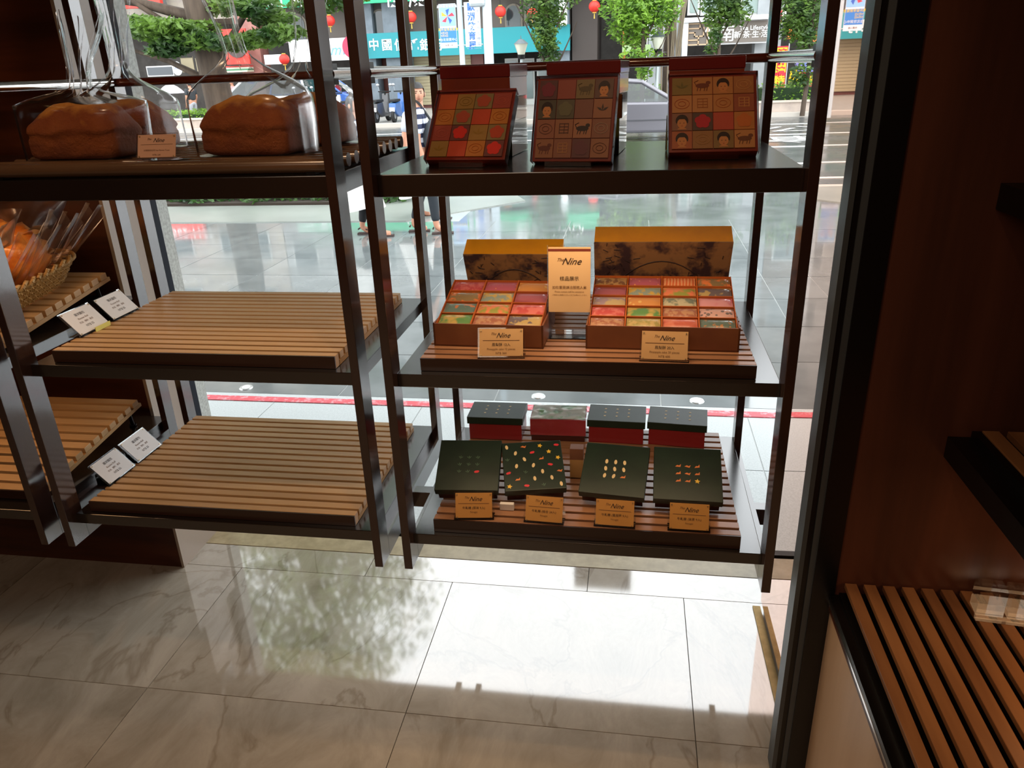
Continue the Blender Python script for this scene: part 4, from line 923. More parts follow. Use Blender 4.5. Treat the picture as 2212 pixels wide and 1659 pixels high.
MB().ball((0, 0, 0), .26, .06, .32, 20, 10).build('sign_disc', mat('white_sign', 'dfe2e2', .4), t); text('OPEN', .16, mat('blue_letter2', '3a4a8c', .5), t, (0, -.07, 0))
q = P(505, 100, YB - .9); t = thing('red_round_sign', 'red signboard with a dark round emblem right of the tree trunk', 'sign', (q.x, YB - .9, q.z - .8))
box('sign_board', mat('red_sign', 'd8382c', .4), t, -.45, .75, -.1, 0, 0, 1.55); MB().tube((.2, -.16, .8), (.2, -.08, .8), .52, n=24).build('emblem', mat('emblem_dark', '4a3a38', .4), t)
for i, hx in enumerate(('c8403c', 'd8d4c4', '3c7c5c', 'd8d0b8')): pass
t = thing('striped_awning', 'striped red, white and green awning right of the big tree trunk', 'awning', (X(512), YB - .6, 1.4)); x0, x1, z0, z1 = rect(487, 142, 542, 156, YB - .6)
for i, hx in enumerate(('b8403c', 'c8c4b4', '3c7c5c', 'c8c0a8')):
    zz = z1 - (z1 - z0) * i / 4; box('stripe', mat('awning_' + hx, hx, .6), t, x0, x1, YB - .7 - .1 * i, YB - .3, zz - (z1 - z0) / 4, zz, True)
t, x0, x1, z0, z1 = board('white_banner', 'small white hanging banner with a red lantern beside it, right of the pinkish column', 572, 118, 610, 139, YB - 1, mat('white_sign', 'dfe2e2', .4), th=.05)
for i, px in enumerate((393, 425)):
    x0, x1, z0, z1 = rect(px, 122, px + 26, 156, YB - .4); t = thing('canvas_panel', 'beige canvas panel %s under the tree branches' % ('left' if i == 0 else 'right'), 'blind', ((x0 + x1) / 2, YB - .4, z0)); box('cloth', mat('canvas_beige', '8a8068', .8), t, x0, x1, YB - .45, YB - .4, z0, z1, True); box('batten', BLKM, t, x0, x1, YB - .48, YB - .45, z1 - .05, z1, True)
# tea shop sign
t, x0, x1, z0, z1 = board('tea_shop_sign', 'grey brown tea shop sign with a square emblem and white characters', 1482, 48, 1655, 93, YB - .5, mat('tea_sign_brown', '6c645c', .5), frame=mat('pale_grey_frame', 'b4b4b4', .5))
EM = mat('emblem_tan', 'b89c7c', .5); q = P(1507, 74, YB - .78); b = MB(); cx, cz, s_ = q.x, q.z, .42; w_ = .05
for (ax, az, bx, bz) in ((-1, -1, 1, -1), (-1, 1, 1, 1), (-1, -1, -1, 1), (1, -1, 1, 1), (-1, .55, .2, .55), (.2, 1, .2, .55), (-1, .15, -.3, .15), (-.3, .15, -.3, -.2), (-.3, -.2, .1, -.2), (.1, -.2, .1, -1), (.1, -.2, .6, -.2), (.6, -.2, .6, .6), (-1, -.55, .1, -.55)):
    b.box(cx + min(ax, bx) * s_ - w_ / 2, cx + max(ax, bx) * s_ + w_ / 2, YB - .80, YB - .76, cz + min(az, bz) * s_ - w_ / 2, cz + max(az, bz) * s_ + w_ / 2)
b.build('emblem', EM, t, True)
for s_, px, py, sz in (('竹', 1540, 72, .74), ('南', 1570, 74, .74), ('新·茶·生·活', 1622, 75, .30), ('Tea Lifestyle', 1630, 60, .25)):
    q = P(px, py, YB - .78); text(s_, sz, WHT, t, (q.x - t.location.x, -.28, q.z - t.location.z), bold=.004)
x0, x1, z0, z1 = rect(1474, 48, 1485, 118, YB - .6); t = thing('white_pilaster', 'white pilaster at the left end of the tea shop sign', 'pillar', (x0, YB - .6, GZ)); box('pilaster', mat('white_sign', 'dfe2e2', .4), t, x0, x1, YB - .9, YB - .4, GZ, z1, True)
x0, x1, z0, z1 = rect(1476, 36, 1658, 46, YB - .6); t = thing('awning_ledge', 'white ledge above the tea shop sign', 'ledge', (x0, YB, z0)); box('ledge', mat('white_sign', 'dfe2e2', .4), t, x0, x1, YB - 1.1, YB, z0, z1, True)
for pxa, pxb in ((1486, 1512), (1514, 1560), (1600, 1655)):
    x0, x1, z0, z1 = rect(pxa, -30, pxb, 33, YB); a_ = box('window', FRM, b4, x0, x1, YB - .08, YB + .04, z0, z1, True); box('pane', mat('greenish_pane', '6a7c76', .1, ior=1.6), a_, x0 + .1, x1 - .1, YB - .12, YB - .06, z0 + .1, z1 - .1, True)
# clearance banners
YEL = mat('banner_yellow', 'e8c820', .6); REDC = mat('banner_red', 'd82838', .6)
Yq = 33; x0, x1, z0, z1 = rect(1672, 100, 1698, 200, Yq); t = thing('clearance_banner', 'tall red and yellow clearance banner beside the right back post', 'banner', ((x0 + x1) / 2, Yq, GZ))
box('cloth', REDC, t, x0, x1, Yq, Yq + .02, z0, z1, True); box('yellow_panel', YEL, t, x0 + .06, x1 - .02, Yq - .02, Yq, (z0 + z1) / 2 - .1, z1 - .05, True)
MB().tube((x1 + .03, Yq, GZ), (x1 + .03, Yq, z1 + .1), .02).build('pole', FRM, t, True)
for k, ch in enumerate('清出清'): text(ch, .36, REDC, t, (.02, -.04, z1 - GZ - .28 - .32 * k), bold=.012)
text('特', .42, YEL, t, (0, -.03, (z0 + z1) / 2 - GZ - .42), bold=.012)
x0, x1, z0, z1 = rect(1730, 158, 1800, 183, 36); t = thing('sale_banner', 'wide red sale banner with yellow characters behind the right hedge', 'banner', ((x0 + x1) / 2, 36, z0)); box('cloth', REDC, t, x0, x1, 36, 36.03, z0 - .2, z1 + .15, True); text('出清出清', .6, YEL, t, (0, -.03, .28), bold=.02)
x0, x1, z0, z1 = rect(1718, 118, 1800, 146, 35); t = thing('blue_awning', 'blue and purple awning above the sale banner', 'awning', (x0, 35, z0)); b = MB(); b.prism([(34.2, z0), (35.8, z1), (35.8, z1 - .08), (34.2, z0 - .15)], 'x', x0, x1); b.build('awning_cloth', mat('awning_blue', '4a6aa8', .6, c2='6a5a8c', scale=1.5), t, True)
for pxa, pxb, pya, pyb, hx, l in ((1700, 1725, 60, 84, 'd8742c', 'left'), (1748, 1766, 68, 90, 'd86a2c', 'right')):
    x0, x1, z0, z1 = rect(pxa, pya, pxb, pyb, YB - .4); t = thing('orange_sign', 'orange shop sign panel half behind the right tree, %s one' % l, 'sign', (x0, YB, z0)); box('sign_board', mat('orange_sign', hx, .5), t, x0, x1, YB - .6, YB - .4, z0, z1, True)
x0, x1, z0, z1 = rect(1680, 22, 1697, 52, YB - 1); t = thing('red_white_sign', 'small red and white vertical sign beside the right back post', 'sign', (x0, YB - 1, z0)); box('red_panel', REDC, t, x0, (x0 + x1) / 2, YB - 1.1, YB - 1, z0, z1, True); box('white_panel', WHT, t, (x0 + x1) / 2, x1, YB - 1.1, YB - 1, z0, z1, True)
x0, x1, z0, z1 = rect(1208, -30, 1226, 56, YB - .7); t = thing('white_tube_sign', 'white vertical light sign above the right end of the teal sign', 'sign', ((x0 + x1) / 2, YB - .7, z0)); box('sign_body', mat('white_sign', 'dfe2e2', .4), t, x0, x1, YB - 1.0, YB - .7, z0, z1, True, bevel=.12)
# passage interior
for pxa, pxb, hx in ((1345, 1352, 'b8722c'), (1378, 1386, '7c9c3c')):
    x0, x1, z0, z1 = rect(pxa, 50, pxb, 110, YB + 1); t = thing('coloured_post', 'coloured post inside the dark passage, %s' % ('orange' if hx[0] == 'b' else 'green'), 'post', (x0, YB + 1, GZ)); box('post_body', mat('post_' + hx, hx, .6), t, x0, x1, YB + 1, YB + 1.2, GZ, z1, True)
x0, x1, z0, z1 = rect(1345, 98, 1405, 112, YB + .5); t = thing('green_canopy', 'pale green canopy low in the dark passage', 'canopy', (x0, YB, z0)); box('canopy_board', mat('canopy_green', '8aa070', .6), t, x0, x1, YB - .5, YB + .5, z0, z1, True)
# lanterns
LAN = mat('lantern_red', 'd8382c', .5, c2='c02820', scale=3)
lan0 = None
for px, py, l in ((712, 45, 'red paper lantern seen through the cellophane beside the left front post'), (888, 37, 'red paper lantern hanging above the teal sign between the centre posts'), (1081, 25, 'red paper lantern right of the thick pale pole'), (1247, 23 - 3, 'placeholder'), (1284, 14, 'red paper lantern hanging in the dark passage'), (614, 128, 'red paper lantern beside the small white banner')):
    if l == 'placeholder': px, py, l = 1150, 30, 'red paper lantern half hidden by the slim tree'
    q = P(px, py, YB - 1)
    if lan0 is None:
        t = lan0 = thing('paper_lantern', l, 'lantern', q, group='red lanterns across the road')
        MB().ball((0, 0, 0), .25, .25, .235, 20, 12).build('lantern_body', LAN, t)
        MB().tube((0, 0, .225), (0, 0, .26), .09, n=12).build('cap', mat('lantern_cap', 'c8a040', .5), t)
        MB().tube((0, 0, -.225), (0, 0, -.26), .09, n=12).tube((0, 0, -.26), (0, 0, -.48), .02, .03, n=6).build('tassel', mat('lantern_cap', 'c8a040', .5), t)
        MB().tube((0, 0, .26), (0, 0, .45), .01, n=5).build('cord', BLKM, t)
    else: dup(lan0, l, q)
# poles and lamps
POLE = mat('pole_grey', 'a8b0b2', .4, .3)
def street_lamp(px, pyt, Y, l):
    q = P(px, pyt, Y); t = thing('street_lamp', l, 'street lamp', (q.x, Y, GZ), group='small globe street lamps'); h = q.z - GZ
    MB().tube((0, 0, 0), (0, 0, h - .75), .075, .05, 12).build('pole', POLE, t); MB().tube((0, 0, h - .75), (0, 0, h - .6), .12, .14, 12).build('collar', BLKM, t)
    MB().tube((0, 0, h - .6), (0, 0, h - .25), .12, .24, 8).build('lantern_glass', mat('lamp_glass', 'c8c8b8', .3), t); MB().tube((0, 0, h - .25), (0, 0, h - .1), .27, .08, 8).tube((0, 0, h - .1), (0, 0, h + .02), .02, .01, 6).build('cap', mat('lamp_cap', '5c6468', .4), t)
street_lamp(1125, 78, 29, 'small street lamp in front of the teal sign'); street_lamp(1423, 62, 27.3, 'small street lamp in front of the grey column, left of the banyan')
q0 = P(1057, 137, 24); q1 = P(1046, 5, 24); t = thing('signal_pole', 'thick pale traffic pole with a lamp head right of the two banners', 'pole', (q0.x, 24, GZ))
MB().tube((0, 0, 0), (0, 0, 9), .15, .11, 16).build('pole', mat('pale_pole', 'b4c0c6', .35), t); MB().tube((0, 0, 3.55), (-.42, 0, 3.75), .05, n=8).build('arm', POLE, t)
box('signal_head', POLE, t, -.5, -.02, -.2, .1, 3.35, 3.95, bevel=.08)
q0 = P(999, 130, 24.5); t = thing('banner_pole', 'slim pale pole holding two vertical street banners', 'pole', (q0.x, 24.5, GZ)); MB().tube((0, 0, 0), (0, 0, 6.5), .085, .07, 12).build('pole', mat('pale_pole', 'b4c0c6', .35), t)
for py in (14, 98):
    z = P(997, py, 24.5).z - GZ; MB().tube((-.78, 0, z), (.66, 0, z), .02, n=8).build('bracket', POLE, t)
def banner(l, px0, py0, px1, py1, Y, draw):
    x0, x1, z0, z1 = rect(px0, py0, px1, py1, Y); t = thing('street_banner', l, 'banner', ((x0 + x1) / 2, Y, z0), group='vertical banners on the slim pole')
    c_ = box('cloth', mat('banner_white', 'd4d8e0', .6), t, -(x1 - x0) / 2, (x1 - x0) / 2, -.01, .01, 0, z1 - z0); draw(t, x1 - x0, z1 - z0); return t
BLU = mat('banner_blue', '3c7cc8', .6); BLT = mat('banner_text_blue', '4a7ad0', .6)
def d1(t, w_, h):
    box('sky_panel', mat('banner_sky', '8ab8e0', .6), t, -w_ / 2 + .01, w_ / 2 - .01, -.014, -.01, h * .5, h * .99); box('blue_panel', BLU, t, -w_ / 2 + .01, w_ / 2 - .01, -.014, -.01, h * .13, h * .46)
    for a, hx in ((0, 'd83c4c'), (1.26, '3c5cb8'), (2.5, 'e8a03c'), (3.77, 'd83c4c'), (5.0, '3c5cb8')):
        b = MB(); r_ = .22; b.add([(0, -.017, h * .72), (r_ * math.cos(a), -.017, h * .72 + r_ * math.sin(a)), (r_ * .8 * math.cos(a + .6), -.017, h * .72 + r_ * .8 * math.sin(a + .6))], [(0, 1, 2)]); b.build('pinwheel_blade', mat('pin_' + hx, hx, .6), t)
    text('世界教育博覽會', .088, WHT, t, (0, -.018, h * .94)); text('海外留學展覽會', .088, YEL, t, (0, -.018, h * .42)); text('9月3日\n9月4日', .075, YEL, t, (-.12, -.018, h * .31)); text('台北世貿中心', .09, WHT, t, (0, -.018, h * .19)); text('免費入場', .06, INK2, t, (0, -.018, h * .06))
def d2(t, w_, h):
    for k, ch in enumerate('歐洲教育展'): text(ch, .235, BLT, t, (-.03, -.014, h * .88 - .26 * k), bold=.006)
    for k, ch in enumerate('2014台北國際'): text(ch, .10, mat('banner_text_grey', '9aa4b8', .6), t, (.17, -.014, h * .92 - .15 * k))
    for k in range(5): text('European Education Fair', .045, mat('banner_text_grey', '9aa4b8', .6), t, (.02, -.014, h * .26 - .09 * k))
banner('blue street banner with a pinwheel picture, left of the pair', 950, 8, 986, 104, 24.49, d1)
banner('white street banner with blue vertical characters, right of the pair', 1004, 4, 1038, 101, 24.49, d2)
t = thing('utility_cabinet', 'beige utility cabinet by the far kerb, seen in the bronze mirror', 'cabinet', (-5.35, 26.2, GZ)); box('body', mat('cabinet_beige', 'b8ac88', .5), t, -.28, .28, -.25, .25, .38, 1.50, bevel=.02); box('cap', mat('cabinet_beige', 'b8ac88', .5), t, -.3, .3, -.27, .27, 1.3, 1.34); box('base', mat('cabinet_blue', '3c6a9c', .5), t, -.22, .22, -.2, .2, 0, .38); box('warning_plate', mat('warn_orange', 'd8902c', .5), t, -.2, .05, -.215, -.2, .08, .3)

# ------------------------------------------------------------ vehicles
CG = clear('car_glass', (.42, .47, .46), .2, .02, .05); TYR = mat('tyre', '141414', .7); HUB = mat('wheel_hub', 'a8acb0', .3, .8)
def wheel(t, x, y, r, w_):
    w0 = MB().tube((x, y - w_ / 2, r), (x, y + w_ / 2, r), r, n=24).build('wheel', TYR, t); MB().tube((x, y - w_ / 2 - .01, r), (x, y - w_ / 2 + .02, r), r * .6, n=16).build('hub', HUB, w0)
def car(label, loc, paint, rz=0, Lc=4.6, kind='sedan'):
    t = thing('car', label, 'car', loc, rz); h = Lc / 2
    if kind == 'sedan':
        low = [(-h, .35), (-h + .02, .75), (-h + .25, .92), (-1.15, .96), (.85, .93), (1.7, .80), (h - .1, .66), (h, .38), (h - .2, .22), (-h + .2, .22)]
        cab = [(-1.65, .93), (-1.0, 1.36), (-.35, 1.43), (.25, 1.38), (1.05, .92)]
    else:
        low = [(-h, .3), (-h, 1.0), (1.4, 1.0), (h - .1, .85), (h, .4), (h - .2, .25), (-h + .2, .25)]; cab = [(-h + .05, 1.0), (-h + .2, 1.62), (.5, 1.62), (1.3, 1.0)]
    MB().prism(low, 'y', -.86, .86).build('body', paint, t, bevel=.06)
    b = MB(); n = len(cab); b.add([(x, -.80 + .16 * (z - .93), z) for x, z in cab] + [(x, .80 - .16 * (z - .93), z) for x, z in cab], [tuple(range(n)), tuple(range(n, 2 * n))[::-1]] + [(i, n + i, n + (i + 1) % n, (i + 1) % n) for i in range(n)]); b.build('cabin_glass', CG, t)
    b = MB(); p = [(x, z) for x, z in cab]
    for i in range(n - 1):
        for sy_ in (-1, 1): b.tube((p[i][0], sy_ * (.80 - .16 * (p[i][1] - .93)), p[i][1]), (p[i + 1][0], sy_ * (.80 - .16 * (p[i + 1][1] - .93)), p[i + 1][1]), .045, n=8)
    if kind == 'sedan': b.box(-1.0, .25, -.72, .72, 1.37, 1.42); b.tube((-.3, -.75, 1.40), (-.3, -.80, .94), .035)
    else: b.box(-h + .2, .5, -.72, .72, 1.58, 1.66); b.tube((-.4, -.72, 1.6), (-.4, -.80, 1.0), .05)
    b.build('roof_and_pillars', paint, t)
    for x in (-h + .85, h - .85):
        for y in (-.80, .80): wheel(t, x, y, .31, .2)
    box('headlamp', mat('lamp_clear', 'd8dcdc', .2), t, h - .22, h - .03, -.84, -.55, .58, .70); box('tail_lamp', mat('lamp_red', 'a01c20', .3), t, -h - .01, -h + .12, -.86, -.55, .68, .86)
    box('side_trim', mat('car_trim', '3c3c40', .5), t, -h + 1.3, h - 1.3, -.875, -.855, .50, .53)
    return t
SILV = mat('silver_paint', '6e6c72', .25, .5, coat=.6)
c = P(1363, 240, 20.5); car('silver car passing in the road, seen between the middle and right packs', (c.x, 20.6, G - .03), SILV)
WCAR = mat('white_paint', 'd4d8dc', .3, coat=.6)
c = P(568, 240, 30); car('white van parked on the far pavement behind the big tree trunk', (c.x, 30.4, GZ), WCAR, rz=PI, kind='van', Lc=4.2)
c = P(690, 240, 33.5); car('blue car parked behind the loaf, right of the tree trunk', (c.x, 33.6, GZ), mat('blue_paint', '3c64b0', .3, coat=.6), kind='van', Lc=3.8)
def scooter(label, x, Y, rz, hx):
    t = thing('motor_scooter', label, 'scooter', (x, Y, GZ), rz, group='scooters parked on the far pavement'); pm = mat('scooter_' + hx, hx, .3, coat=.5)
    for yy_ in (-.62, .62):
        w0 = MB().tube((-.05, yy_, .24), (.05, yy_, .24), .24, n=18).build('wheel', TYR, t); MB().tube((-.055, yy_, .24), (.055, yy_, .24), .12, n=12).build('hub', HUB, w0)
    MB().prism([(-.75, .42), (-.72, .66), (-.15, .70), (.0, .34), (.35, .30), (.45, .98), (.55, .98), (.66, .45), (.45, .18), (-.3, .18), (-.6, .30)], 'x', -.13, .13).build('body_shell', pm, t, bevel=.03)
    MB().box(-.12, .12, -.72, -.02, .70, .79).build('seat', mat('scooter_seat', '1c1c1e', .6), t, bevel=.03)
    MB().tube((0, -.5, .0 + .24), (0, .62, .24), .03).tube((0, .62, .24), (0, .45, 1.0), .03).tube((-.25, .42, 1.04), (.25, .42, 1.04), .02).build('fork_and_handlebar', BLKM, t)
    b = MB()
    for s_ in (-1, 1): b.tube((s_ * .2, .43, 1.04), (s_ * .24, .42, 1.24), .008, n=6).ball((s_ * .25, .42, 1.27), .07, .02, .05, 10, 6)
    b.build('mirrors', HUB, t); box('number_plate', mat('plate_white', 'dcdcdc', .5), t, -.1, .1, -.80, -.78, .38, .52); MB().ball((0, .58, .86), .09, .06, .08, 10, 6).build('headlamp', mat('lamp_clear', 'd8dcdc', .2), t)
for px, hx, rz, l in ((755, 'a82c34', 0, 'red scooter seen left of the centre front post'), (717, 'c8ccd0', 0, 'white scooter half hidden by the cellophane bag'), (822, '3a3a3c', -4, 'dark scooter parked by the blue grey column, right of the centre front post'), (858, '2c5c9c', 0, 'blue scooter with raised cover behind the dark one'), (640, '4c4c50', 0, 'grey scooter parked behind the front right loaf'), (679, '8c8c90', 0, 'silver scooter parked behind the left front post')):
    scooter(l, P(px, 225, 28.6).x, 28.7, rad(rz), hx)

# ------------------------------------------------------------ people
SKIN = mat('skin', 'b8846a', .5); HAIR = mat('black_hair', '141010', .5)
def skinobj(name, pts, edges, rr, mt, parent, sub=2):
    me = bpy.data.meshes.new(name); me.from_pydata([tuple(p) for p in pts], edges, []); o = bpy.data.objects.new(name, me); COL.objects.link(o); o.parent = parent
    o.modifiers.new('skin', 'SKIN'); 
    for i, r_ in enumerate(rr): me.skin_vertices[0].data[i].radius = (r_, r_) if not isinstance(r_, tuple) else r_
    me.skin_vertices[0].data[0].use_root = True
    s_ = o.modifiers.new('sub', 'SUBSURF'); s_.levels = sub; s_.render_levels = sub
    me.materials.append(mt); o.modifiers['skin'].use_smooth_shade = True
    return o
def person(label, loc, rz, H, hip_f, foot_l, foot_r, hands, head_turn, top, bottom, skirt=None, hair_len=.0, sandals=True, knees=None):
    """faces +Y locally; H standing height"""
    t = thing('person', label, 'person', loc, rz); k = H / 1.70
    V_ = lambda x, y, z: Vector((x, y, z)) * k
    hip, wst, chest, neck, head = V_(0, 0, .92), V_(0, .01, 1.08), V_(0, .02, 1.32), V_(0, .02, 1.46), V_(0, .04, 1.56)
    pts = [hip, wst, chest, neck, head]; ed = [(0, 1), (1, 2), (2, 3), (3, 4)]; rr = [(.15 * k, .11 * k), (.13 * k, .10 * k), (.15 * k, .105 * k), .055 * k, .06 * k]
    for s_, f in ((-1, foot_l), (1, foot_r)):
        fx, fy = f; hj = V_(s_ * .09, 0, .88); ft = V_(fx, fy, .085); kn = (hj + ft) / 2 + V_(0, .05, 0); b0 = len(pts)
        pts += [hj, kn, ft, V_(fx, fy + .10, .035), V_(fx, fy + .17, .03)]; ed += [(0, b0), (b0, b0 + 1), (b0 + 1, b0 + 2), (b0 + 2, b0 + 3), (b0 + 3, b0 + 4)]; rr += [.085 * k, .056 * k, .038 * k, (.042 * k, .03 * k), (.04 * k, .02 * k)]
    arms = []
    for s_, hd in ((-1, hands[0]), (1, hands[1])):
        sh = V_(s_ * .185, .01, 1.38); h_ = V_(*hd); el = (sh + h_) / 2 + V_(s_ * .03, -.05, -.02); b0 = len(pts)
        pts += [sh, el, h_]; ed += [(2, b0), (b0, b0 + 1), (b0 + 1, b0 + 2)]; rr += [.055 * k, .042 * k, .028 * k]; arms.append((sh, el, h_))
        dr = (h_ - el).normalized(); side = dr.cross(Vector((0, 1, 0))).normalized(); pb = len(pts)
        pts += [h_ + dr * .05 * k]; ed += [(b0 + 2, pb)]; rr += [(.032 * k, .018 * k)]
        for q in range(4):
            o_ = side * (.024 - .016 * q) * k; l_ = (.075, .085, .08, .065)[q] * k; i0 = len(pts); pts += [h_ + dr * .085 * k + o_, h_ + dr * .085 * k + o_ + dr * l_ * .6 + Vector((0, .012, 0)), h_ + dr * .085 * k + o_ + dr * l_ * .9 + Vector((0, .035 * k, 0))]; ed += [(pb, i0), (i0, i0 + 1), (i0 + 1, i0 + 2)]; rr += [.010 * k, .009 * k, .008 * k]
        i0 = len(pts); pts += [h_ + dr * .03 * k + side * .038 * k, h_ + dr * .065 * k + side * .050 * k + Vector((0, .02 * k, 0))]; ed += [(b0 + 2, i0), (i0, i0 + 1)]; rr += [.012 * k, .009 * k]
    body = skinobj('body', pts, ed, rr, SKIN, t)
    # head with face
    hM = Matrix.Translation(V_(0, .03, 1.585)) @ Matrix.Rotation(head_turn, 4, 'Z'); b = MB(); b.M = hM
    n_, m_ = 24, 18; vs = []
    for j in range(m_ + 1):
        th = PI * j / m_
        for i in range(n_):
            a = 2 * PI * i / n_; d = Vector((math.sin(th) * math.cos(a), math.sin(th) * math.sin(a), math.cos(th)))
            x, y, z = d.x * .072 * (1 - .22 * max(0, -d.z)), d.y * .092, d.z * .112
            if d.y > .6 and -.35 < d.z < .1: y += .018 * math.exp(-(d.x / .16) ** 2) * (1 if d.z < .05 else .4)
            vs.append(Vector((x, y, z)) * k)
    b.add(vs, [(j * n_ + i, j * n_ + (i + 1) % n_, (j + 1) * n_ + (i + 1) % n_, (j + 1) * n_ + i) for j in range(m_) for i in range(n_)], True)
    for s_ in (-1, 1): b.ball(Vector((s_ * .074, -.005, -.01)) * k, .012 * k, .02 * k, .03 * k, 8, 6)
    b.build('head', SKIN, t)
    e = MB(); e.M = hM
    for s_ in (-1, 1): e.ball(Vector((s_ * .028, .084, .008)) * k, .011 * k, .006 * k, .005 * k, 8, 6); e.box((s_ * .028 - .016) * k, (s_ * .028 + .016) * k, .082 * k, .092 * k, .026 * k, .031 * k)
    e.build('eyes_and_brows', HAIR, t); mo = MB(); mo.M = hM; mo.ball(Vector((0, .086, -.052)) * k, .021 * k, .006 * k, .006 * k, 10, 6); mo.build('mouth', mat('lips', '8c4c40', .5), t)
    hr = MB(); hr.M = hM; vs = []; 
    for j in range(11):
        th = PI * .62 * j / 10
        for i in range(24):
            a = 2 * PI * i / 24; d = Vector((math.sin(th) * math.cos(a), math.sin(th) * math.sin(a), math.cos(th)))
            cut = .45 if d.y > .35 else -1
            zz = max(d.z, cut) if d.y > .35 else d.z
            vs.append(Vector((d.x * .079, d.y * .098 - .004, zz * .122 + .004 - (hair_len * max(0, j - 8) / 2 if d.y < .3 else 0))) * k)
    hr.add(vs, [(j * 24 + i, j * 24 + (i + 1) % 24, (j + 1) * 24 + (i + 1) % 24, (j + 1) * 24 + i) for j in range(10) for i in range(24)], True); hr.build('hair', HAIR, t)
    # clothes
    sp = [hip + V_(0, 0, .02), wst, chest, V_(0, .02, 1.42)]; se = [(0, 1), (1, 2), (2, 3)]; sr_ = [(.172 * k, .135 * k), (.155 * k, .12 * k), (.168 * k, .125 * k), .085 * k]
    for sh, el, h_ in arms:
        b0 = len(sp); sp += [sh, sh.lerp(el, .75)]; se += [(2, b0), (b0, b0 + 1)]; sr_ += [.075 * k, .068 * k]
    skinobj('shirt', sp, se, sr_, top, t)
    if bottom:
        bp = [hip, hip + V_(0, 0, .06)]; be = [(0, 1)]; brr = [(.165 * k, .13 * k), (.16 * k, .125 * k)]
        for i0 in (5, 10):
            b0 = len(bp); bp += [pts[i0], pts[i0 + 1], pts[i0 + 2].lerp(pts[i0 + 1], .12)]; be += [(0, b0), (b0, b0 + 1), (b0 + 1, b0 + 2)]; brr += [.10 * k, .072 * k, .052 * k]
        skinobj('trousers', bp, be, brr, bottom, t)
    if skirt:
        b = MB(); n_ = 40; vs = []
        for j in range(9):
            f = j / 8; z = .98 - f * skirt[1]; r_ = .16 + .16 * f
            for i in range(n_): a = 2 * PI * i / n_; w2 = 1 + .09 * f * math.sin(a * 9); vs.append(V_(r_ * math.cos(a) * w2, r_ * .9 * math.sin(a) * w2, z + .02 * f * math.sin(a * 4)))
        b.add(vs, [(j * n_ + i, j * n_ + (i + 1) % n_, (j + 1) * n_ + (i + 1) % n_, (j + 1) * n_ + i) for j in range(8) for i in range(n_)], True); b.build('skirt', skirt[0], t)
    if sandals:
        for f in (foot_l, foot_r):
            b = MB(); fx, fy = f; b.box((fx - .045) * k, (fx + .045) * k, (fy - .06) * k, (fy + .20) * k, 0, .018 * k); b.tube(V_(fx - .045, fy + .10, .02), V_(fx + .045, fy + .06, .07), .010 * k, n=6); b.tube(V_(fx + .045, fy + .10, .02), V_(fx - .045, fy + .06, .07), .010 * k, n=6); b.tube(V_(fx - .04, fy - .04, .07), V_(fx + .04, fy - .04, .07), .010 * k, n=6); b.build('sandal', mat('sandal_brown', '3a2a26', .6), t)
    return t
STR = mat('navy_white_stripes', '1c2440', .7, c2='c8ccd8', scale=3.1, kind='stripes', lo=.46, hi=.54, coord='obj', rnd=False)
DKT = mat('dark_trousers', '20262c', .7); WHS = mat('white_skirt_cloth', 'd8d6d0', .8); BLG = mat('black_leggings', '18181c', .7)
person('man in striped T-shirt and dark trousers walking outside, head turned to the window', (-2.44, 8.70, G), rad(-80), 1.66, 0, (-.10, -.16), (.10, .14), ((-.24, .05, .82), (.26, .10, .78)), rad(-80), STR, DKT)
person('woman in striped shirt and long white skirt outside, behind the two front posts', (-3.16, 8.58, G), rad(-85), 1.56, 0, (-.08, -.05), (.10, .20), ((-.20, .30, 1.02), (.22, .12, .80)), rad(-20), STR, BLG, skirt=(WHS, .62), hair_len=.12)
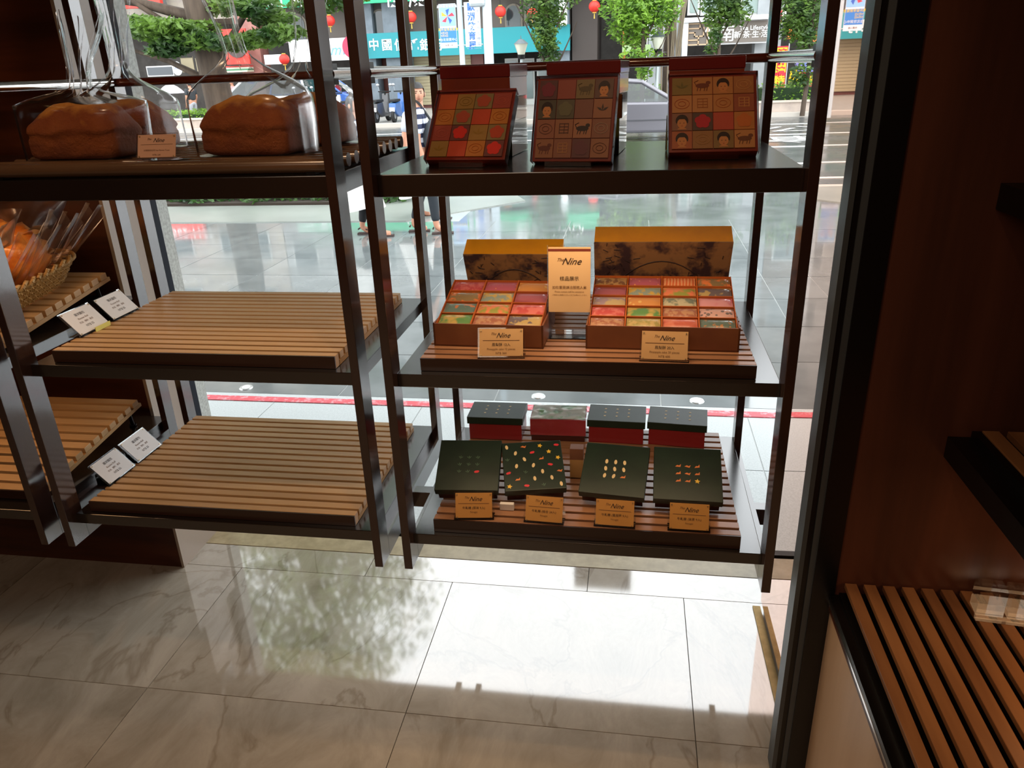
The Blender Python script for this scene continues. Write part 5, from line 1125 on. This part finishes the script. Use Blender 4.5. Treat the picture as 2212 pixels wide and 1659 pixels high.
person('person in a white skirt and dark sandals farther back behind the posts', (-2.80, 9.68, G), rad(-90), 1.58, 0, (-.08, -.02), (.10, .30), ((-.22, .10, .80), (.22, .0, .80)), rad(0), mat('pale_shirt', 'a8acb4', .7), None, skirt=(WHS, .66), hair_len=.12)
t = thing('shoulder_bag', 'dark grey shoulder bag on the hip of the striped T-shirt man', 'bag', (-2.20, 8.60, .98)); MB().ball((0, 0, 0), .16, .11, .22, 18, 12).build('bag_body', mat('bag_grey', '34383c', .7), t); MB().path([(-.05, .0, .18), (-.18, .04, .36), (-.28, .06, .44)], .014, 6).build('strap', mat('bag_strap', '1c1e20', .7), t)
FARP = []
def far_person(l, px, Y, hx, hx2, rz=0, H=1.65):
    x = P(px, 220, Y).x
    FARP.append(1); FARP[-1] = person(l, (x, Y, GZ), rz, H, 0, (-.08, 0), (.1, .12), ((-.22, .1, .85), (.22, .15, .9)), 0, mat('shirt_' + hx, hx, .7), mat('trousers_' + hx2, hx2, .7), sandals=False)
far_person('cyclist-like person in a dark vest and red cap by the white parasol', 416, 29.3, '2c3034', 'a8a8b0', rad(60))
far_person('person in pink standing in front of the blue car', 508, 31.6, 'c88a8c', '3c3c44', rad(170))
far_person('person in black standing beside the pink one in front of the blue car', 527, 31.9, '1c1c20', '2c2c34', rad(190))
q = P(408, 198, 29.3); cp_ = MB().ball((0, .02, 1.62), .10, .12, .08, 12, 8).build('cap', mat('cap_red', 'd8402c', .6), FARP[0])
q = P(372, 212, 29.2); t = thing('parasol', 'white parasol with a pink rim open on the far pavement, left', 'umbrella', (q.x, 29.2, GZ))
b = MB(); vs = []
for j in range(5):
    for i in range(16): a = 2 * PI * i / 16; r_ = .52 * j / 4; vs.append((r_ * math.cos(a), r_ * math.sin(a), 1.58 - .34 * (j / 4) ** 1.8))
b.add(vs, [(j * 16 + i, j * 16 + (i + 1) % 16, (j + 1) * 16 + (i + 1) % 16, (j + 1) * 16 + i) for j in range(4) for i in range(16)], True); b.build('canopy', mat('parasol_white', 'dcd4e0', .7), t); MB().tube((0, 0, .7), (0, 0, 1.66), .012, n=6).build('shaft', BLKM, t)
